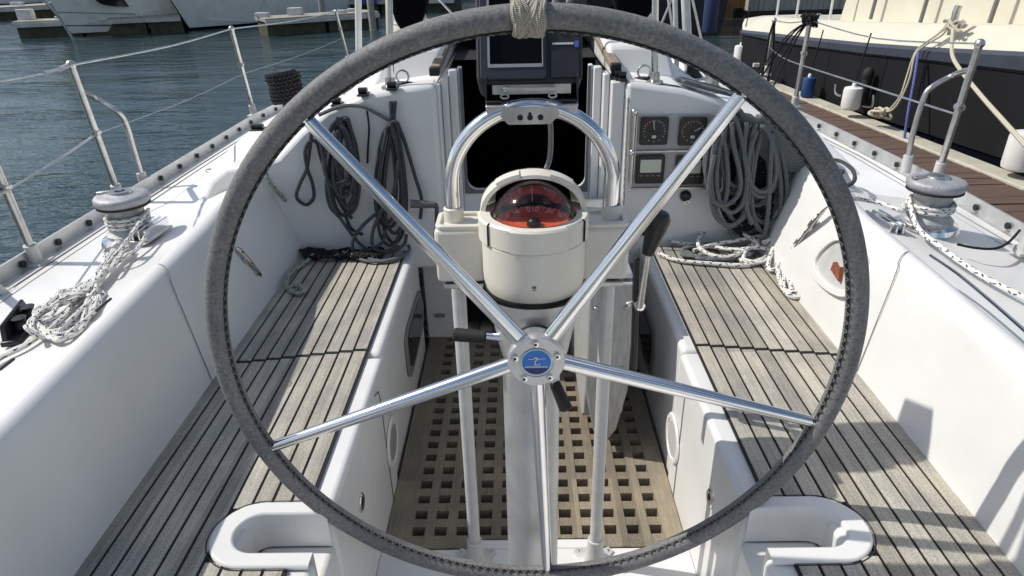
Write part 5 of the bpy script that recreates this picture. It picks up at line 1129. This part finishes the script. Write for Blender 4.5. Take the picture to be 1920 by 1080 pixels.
# ================================================================== FAR RIGHT: reeds, wharf
rnd = random.Random(1); g = MB(); c_ = PZ(1345, 37, WZ); rx0, ry0 = c_.x, c_.y
for k in range(1400):
    x = rx0 + rnd.uniform(-.8, 4.0); y = ry0 + rnd.uniform(0, 2.0); h_ = rnd.uniform(1.0, 2.1); l = rnd.uniform(-.15, .15)
    b0 = len(g.v); w_ = .018; g.v += [(x - w_, y, WZ - .05), (x + w_, y, WZ - .05), (x + l + w_ * .4, y + l, WZ + h_), (x + l - w_ * .4, y + l, WZ + h_)]; g.f.append((b0, b0 + 1, b0 + 2, b0 + 3))
tag(g.build('reeds', mat('dry_reeds', (.62, .40, .20), .9, col2=(.30, .17, .08), vs=5), smooth=False), 'bank of dry brown reeds at the far water edge', 'reeds', kind='stuff')
g = MB(); g.quadgrid([[(x, y, z) for x in (5.5, 12, 40)] for y, z in ((ry0 - .6, WZ - .1), (ry0 + .8, WZ + .2), (45, WZ + .6))]); tag(g.build('river_bank', mat('mud_bank', (.20, .18, .11), .9, var=.4, vs=2, bump=.6, bs=6)), kind='structure')
wz = PY(1480, 19, 21).z; wx0 = PY(1402, 19, 21).x; wz2 = PY(1480, 27, 21).z
wf = thing('timber_wharf', 'grey boarded timber wharf beyond the dark boat bow', 'wharf', (wx0 + 4, 21, WZ))
g = MB(); x = wx0
while x < wx0 + 8.6: g.box(x, x + .145, 21 + random.uniform(0, .015), 21.3, wz, wz + 2.0); x += .155
g.build('boarding', WOODG, wf)
g = MB(); g.box(wx0 - .05, wx0 + 8.7, 20.95, 21.35, wz2, wz - .004); g.build('beam', ROOFD, wf)
x = wx0 + .3
while x < wx0 + 8.5:
    g = MB(); g.tube([(x, 21.15, WZ - .3), (x, 21.15, wz2)], .13, 10); g.build('pile', mat('pile_wood', (.12, .10, .08), .9, var=.5, vs=4), wf); x += .95
g = MB(); g.box(wx0, wx0 + 8.6, 22.2, 22.4, WZ - .2, wz); g.build('back_wall', ROOFD, wf)
p = PY(1352, 0, 24); th = thing('life_buoy', 'orange round buoy above the reeds', 'buoy', p); g = MB(); g.sphere(p, .17, 16); g.build('ball', ORANGE, th); g = MB(); g.tube([p, p + Vector((0, 0, .7))], .02, 6); g.build('pole', ROOFD, th)

# far dark boats behind the hood tubes
def simple_boat(name, lab, c_, ln, wd, ht, ang, hullm, cabm, stripe=None, cat='motor boat', cabh=.8, group=None, bow=1.1, winm=GLASSB, rake=.9, bw=None):
    th = thing(name, lab, cat, c_, group); c_ = Vector(c_); q = Matrix.Rotation(R(ang), 3, 'Z')
    def T(x, y, z): return c_ + q @ Vector((x, y, z))
    st = [0, .15, .35, .55, .75, .88, .96, 1.0]
    def half(t_): return wd / 2 * interp([(0, .92), (.35, 1), (.6, .95), (.8, .68), (.92, .34), (1, .02)], t_)
    rows = []
    for t_ in st:
        h = half(t_); x = (t_ - .5) * ln; zt = ht * (1 + .28 * t_ * t_); rk = rake * max(0, (t_ - .6) / .4)
        rows.append([T(x - rk, 0, -.3)] + [T(x + a * rk - rk, h * b_, z) for a, b_, z in ((.1, .78, 0), (.25, .88, .08), (.55, .96, ht * .5), (1, 1, zt))] + [T(x, 0, zt + .04)])
    g = MB(); g.quadgrid([r[1:5] for r in rows]); g.quadgrid([[T(*(q.transposed() @ (p - c_) * 1)[:1], -(q.transposed() @ (p - c_)).y, (p - c_).z) for p in r[1:5]] for r in rows])
    g.quadgrid([[r[4], T((q.transposed() @ (r[4] - c_)).x, -(q.transposed() @ (r[4] - c_)).y, (r[4] - c_).z)] for r in rows])
    r0 = rows[0]; b0 = len(g.v); mir = [T((q.transposed() @ (p - c_)).x, -(q.transposed() @ (p - c_)).y, (p - c_).z) for p in r0[1:5]]; P = r0[1:5] + mir[::-1]; g.v += [tuple(p) for p in P]; g.f.append(tuple(range(b0, b0 + 8)))
    g.build('hull', hullm, th)
    for sg in (1, -1):
        g = MB()
        def m(p, o_=.012): l = q.transposed() @ (p - c_); return T(l.x, sg * (l.y + o_), l.z)
        g.quadgrid([[m(r[1], .02), m(lerp(r[1], r[2], .99), .02)] for r in rows]); g.build('boot_stripe', HULLB, th)
        if stripe:
            g = MB(); g.quadgrid([[m(lerp(r[3], r[4], .72), .012), m(lerp(r[3], r[4], .80), .012)] for r in rows[:-1]]); g.build('hull_line', stripe, th)
    if cabm:
        g = MB(); g.hexa([T(-ln * .38, -wd * .38, ht), T(ln * .22, -wd * .36, ht * 1.1), T(ln * .22, wd * .36, ht * 1.1), T(-ln * .38, wd * .38, ht), T(-ln * .34, -wd * .33, ht + cabh), T(ln * .02, -wd * .3, ht + cabh), T(ln * .02, wd * .3, ht + cabh), T(-ln * .34, wd * .33, ht + cabh)]); cb = g.build('cabin', cabm, th, bevel=.06)
        for sg in (-1, 1):
            g = MB(); P = [(-ln * .32, ht + .18), (ln * .12, ht + .25), (ln * .02, ht + cabh * .8), (-ln * .31, ht + cabh * .8)]
            b0 = len(g.v); g.v += [tuple(T(x, sg * (wd * .385 - (z - ht) / cabh * wd * .06), z)) for x, z in P]; g.f.append((b0, b0 + 1, b0 + 2, b0 + 3)); g.build('window', winm, th, solid=.01)
    return th, T
# left motor boats
def orient(stem_px, stern_px, wd, lenf):
    a = PZ(*stem_px, WZ); b_ = PZ(*stern_px, WZ); return a, b_
a, b_ = orient((150, 72), (375, 49), 4, 1)
d = (b_ - a).normalized(); print('MB1', a, b_)
def place(name, lab, stem, d, ln, wd, ht, **k):
    ang = math.degrees(math.atan2(-d.y, -d.x)); n_ = Vector((-d.y, d.x, 0));
    c_ = stem + d * (ln / 2 - .9) + n_ * (wd * .30); c_.z = WZ
    return simple_boat(name, lab, c_, ln, wd, ht, ang, **k)
mb1, T1 = place('motor_boat', 'large pale motor boat with raked bow at top left', a, d, 9.5, 3.2, 1.9, hullm=HULLG, cabm=WHITEP, stripe=HULLB, cabh=1.4, rake=1.5)
a2 = PZ(388, 60, WZ); b2 = PZ(560, 36, WZ); d2 = (b2 - a2).normalized()
mb2, T2 = place('motor_boat', 'pale motor cruiser with round portholes beside the jetty', a2, d2, 11, 3.4, 1.9, hullm=HULLG, cabm=WHITEP, stripe=HULLB, cabh=1.3, rake=1.6)
def on_hull(x, y, a_, d_, out=.06):      # a point on the vertical plane of the near hull side
    n_ = Vector((-d_.y, d_.x, 0)); r = ray(x, y); t_ = (a_ - CAM).dot(n_) / r.dot(n_); p_ = CAM + r * t_; return p_ - n_ * out * (1 if (CAM - a_).dot(n_) < 0 else -1)
def hull_patch(pts, a_, d_, name, m_, th, out=.06, th_=.03):
    n_ = Vector((-d_.y, d_.x, 0)); P = [on_hull(x, y, a_, d_, out) for x, y in pts]; g = MB(); b0 = 0
    g.v += [tuple(p_) for p_ in P] + [tuple(p_ + n_ * th_) for p_ in P]; n = len(P); g.f.append(tuple(range(n))); g.f.append(tuple(range(2 * n - 1, n - 1, -1)))
    for k in range(n): g.f.append((k, (k + 1) % n, n + (k + 1) % n, n + k))
    g.build(name, m_, th, smooth=False)
for px_ in ((477, 12), (514, 17)):
    hull_patch([(px_[0] + 4.5 * math.cos(t_), px_[1] + 4.5 * math.sin(t_)) for t_ in [2 * math.pi * k / 14 for k in range(14)]], a2, d2, 'porthole', GLASSB, mb2, .10)
hull_patch([(172, -12), (178, 2), (190, 9), (215, 12), (290, 14), (296, -12)], a, d, 'hull_window', GLASSB, mb1, .10)
hull_patch([(112, 47), (360, 47), (360, 49), (113, 49)], a, d, 'rub_line', HULLB, mb1, .12)
hull_patch([(104, 22), (320, 27), (320, 28.5), (105, 24)], a, d, 'rub_line', mat('grey_line', (.2, .2, .19), .6), mb1, .12)
hull_patch([(312, 28), (330, 29), (338, 42), (326, 44)], a, d, 'stern_vent', GLASSB, mb1, .12)
hull_patch([(385, 33), (560, 42), (560, 45), (387, 37)], a2, d2, 'rub_strake', WHITEP, mb2, .12)
g = MB(); q0, q1 = on_hull(82, 4, a, d, .35), on_hull(131, 76, a, d, .25); g.tube([q0, q1], .035, 8); tag(g.build('mooring_chain', mat('pale_chain', (.5, .48, .42), .7, var=.4, vs=20)), 'pale mooring chain slanting down from the raked bow', 'chain')
# jetty fingers
def jetty(a, b_, w_, lab, z=.42):
    th = thing('pontoon', lab, 'pontoon', lerp(a, b_, .5)); d = (b_ - a).normalized(); n_ = Vector((-d.y, d.x, 0)); up_ = Vector((0, 0, 1))
    g = MB(); g.bar(a + up_ * z, b_ + up_ * z, w_, .10); g.build('deck', CONC, th, bevel=.01)
    g = MB(); L0 = (b_ - a).length; x = .05
    while x < L0 - .5: g.bar(a + d * x + up_ * (z / 2 - .12), a + d * min(x + 1.68, L0) + up_ * (z / 2 - .12), w_ * .85, z + .1); x += 1.8
    g.build('floats', GRIME, th)
    g = MB(); g.bar(a + up_ * (z - .06) - n_ * (w_ / 2 + .03), b_ + up_ * (z - .06) - n_ * (w_ / 2 + .03), .05, .12); g.build('side_timber', mat('pale_timber', (.55, .54, .50), .8, var=.3, vs=4), th)
    g = MB(); rn = random.Random(int(L0 * 100)); x = .2
    while x < L0 - .3:
        q_ = a + d * x + up_ * (z + .05) + n_ * rn.uniform(-w_ * .3, w_ * .3); hh = rn.choice((.08, .12, .2, .3)); g.box(q_.x - rn.uniform(.08, .3), q_.x + rn.uniform(.08, .3), q_.y - .1, q_.y + .12, q_.z, q_.z + hh); x += rn.uniform(.4, 1.3)
    g.build('pontoon_gear', mat('pale_gear', (.62, .62, .60), .7, var=.4, vs=3), th, bevel=.01)
    return th
a = PZ(470, 70, WZ); b_ = PZ(690, 62, WZ); jetty(PZ(492, 66, WZ), PZ(700, 50, WZ), 1.1, 'low concrete pontoon beyond the port rail')
jetty(PZ(42, 70, WZ), PZ(118, 70, WZ) + Vector((3, 1.5, 0)), .8, 'short weedy pontoon end behind the raked bow at left')
jetty(PZ(-60, 40, WZ), PZ(60, 34, WZ) + Vector((2, 3, 0)), 1.6, 'pontoon with pale edge at the top left corner')
# white piles & posts on the pontoon, small boxes
for i, (x, y, h_) in enumerate(((700, 58, 1.0), (608, 45, .9))):
    p = PZ(x, y, WZ); g = MB(); g.tube([p, p + Vector((0, 0, h_ + .5))], .10, 12); tag(g.build('mooring_pile', CONC), ['pale pile beside the port deck post', 'pale pile on the pontoon left of the deck post'][i], 'pile')
p = PZ(696, 34, WZ); th = thing('dock_box', 'small blue dock box on the far pontoon', 'box', p); g = MB(); g.box(p.x - .25, p.x + .25, p.y - .2, p.y + .2, WZ + .45, WZ + 1.0); g.build('body', BLUEF, th, bevel=.02); g = MB(); g.box(p.x - .27, p.x + .27, p.y - .22, p.y + .22, WZ + 1.003, WZ + 1.06); g.build('lid', BLUEF, th, bevel=.02)
jetty(PZ(560, 24, WZ), PZ(860, 20, WZ), 1.6, 'far pontoon crossing behind the port deck post', .45)
# far boats across the top
random.seed(5)
FB = [(620, -4, 'white cruiser beyond the far pontoon left of the deck post', WHITEP, 9, 3), (20, 8, 'far white boat behind the top left pontoon', WHITEP, 8, 20),
      (835, -2, 'far white yacht seen left of the plotter', WHITEP, 9, 70), (1235, 40, 'black hulled boat moored beyond the starboard bow', HULLB, 8, 86), (1130, 10, 'far dark boat seen right of the plotter', HULLB, 8, 60)]
for x, y, lab, m_, ln, ang in FB:
    p = PZ(x, y, WZ); simple_boat('moored_boat', lab, p, ln, 2.6, 1.3, ang, m_, WHITEP if m_ is WHITEP else BLACKP, stripe=NAVY, group=None)
# unseen quay block, added so its reflection darkens the far water
rnd = random.Random(77)
g = MB(); g.box(-70, 60, 70, 74, WZ - .5, WZ + 2.4); tag(g.build('unseen_quay', CONC), kind='structure')
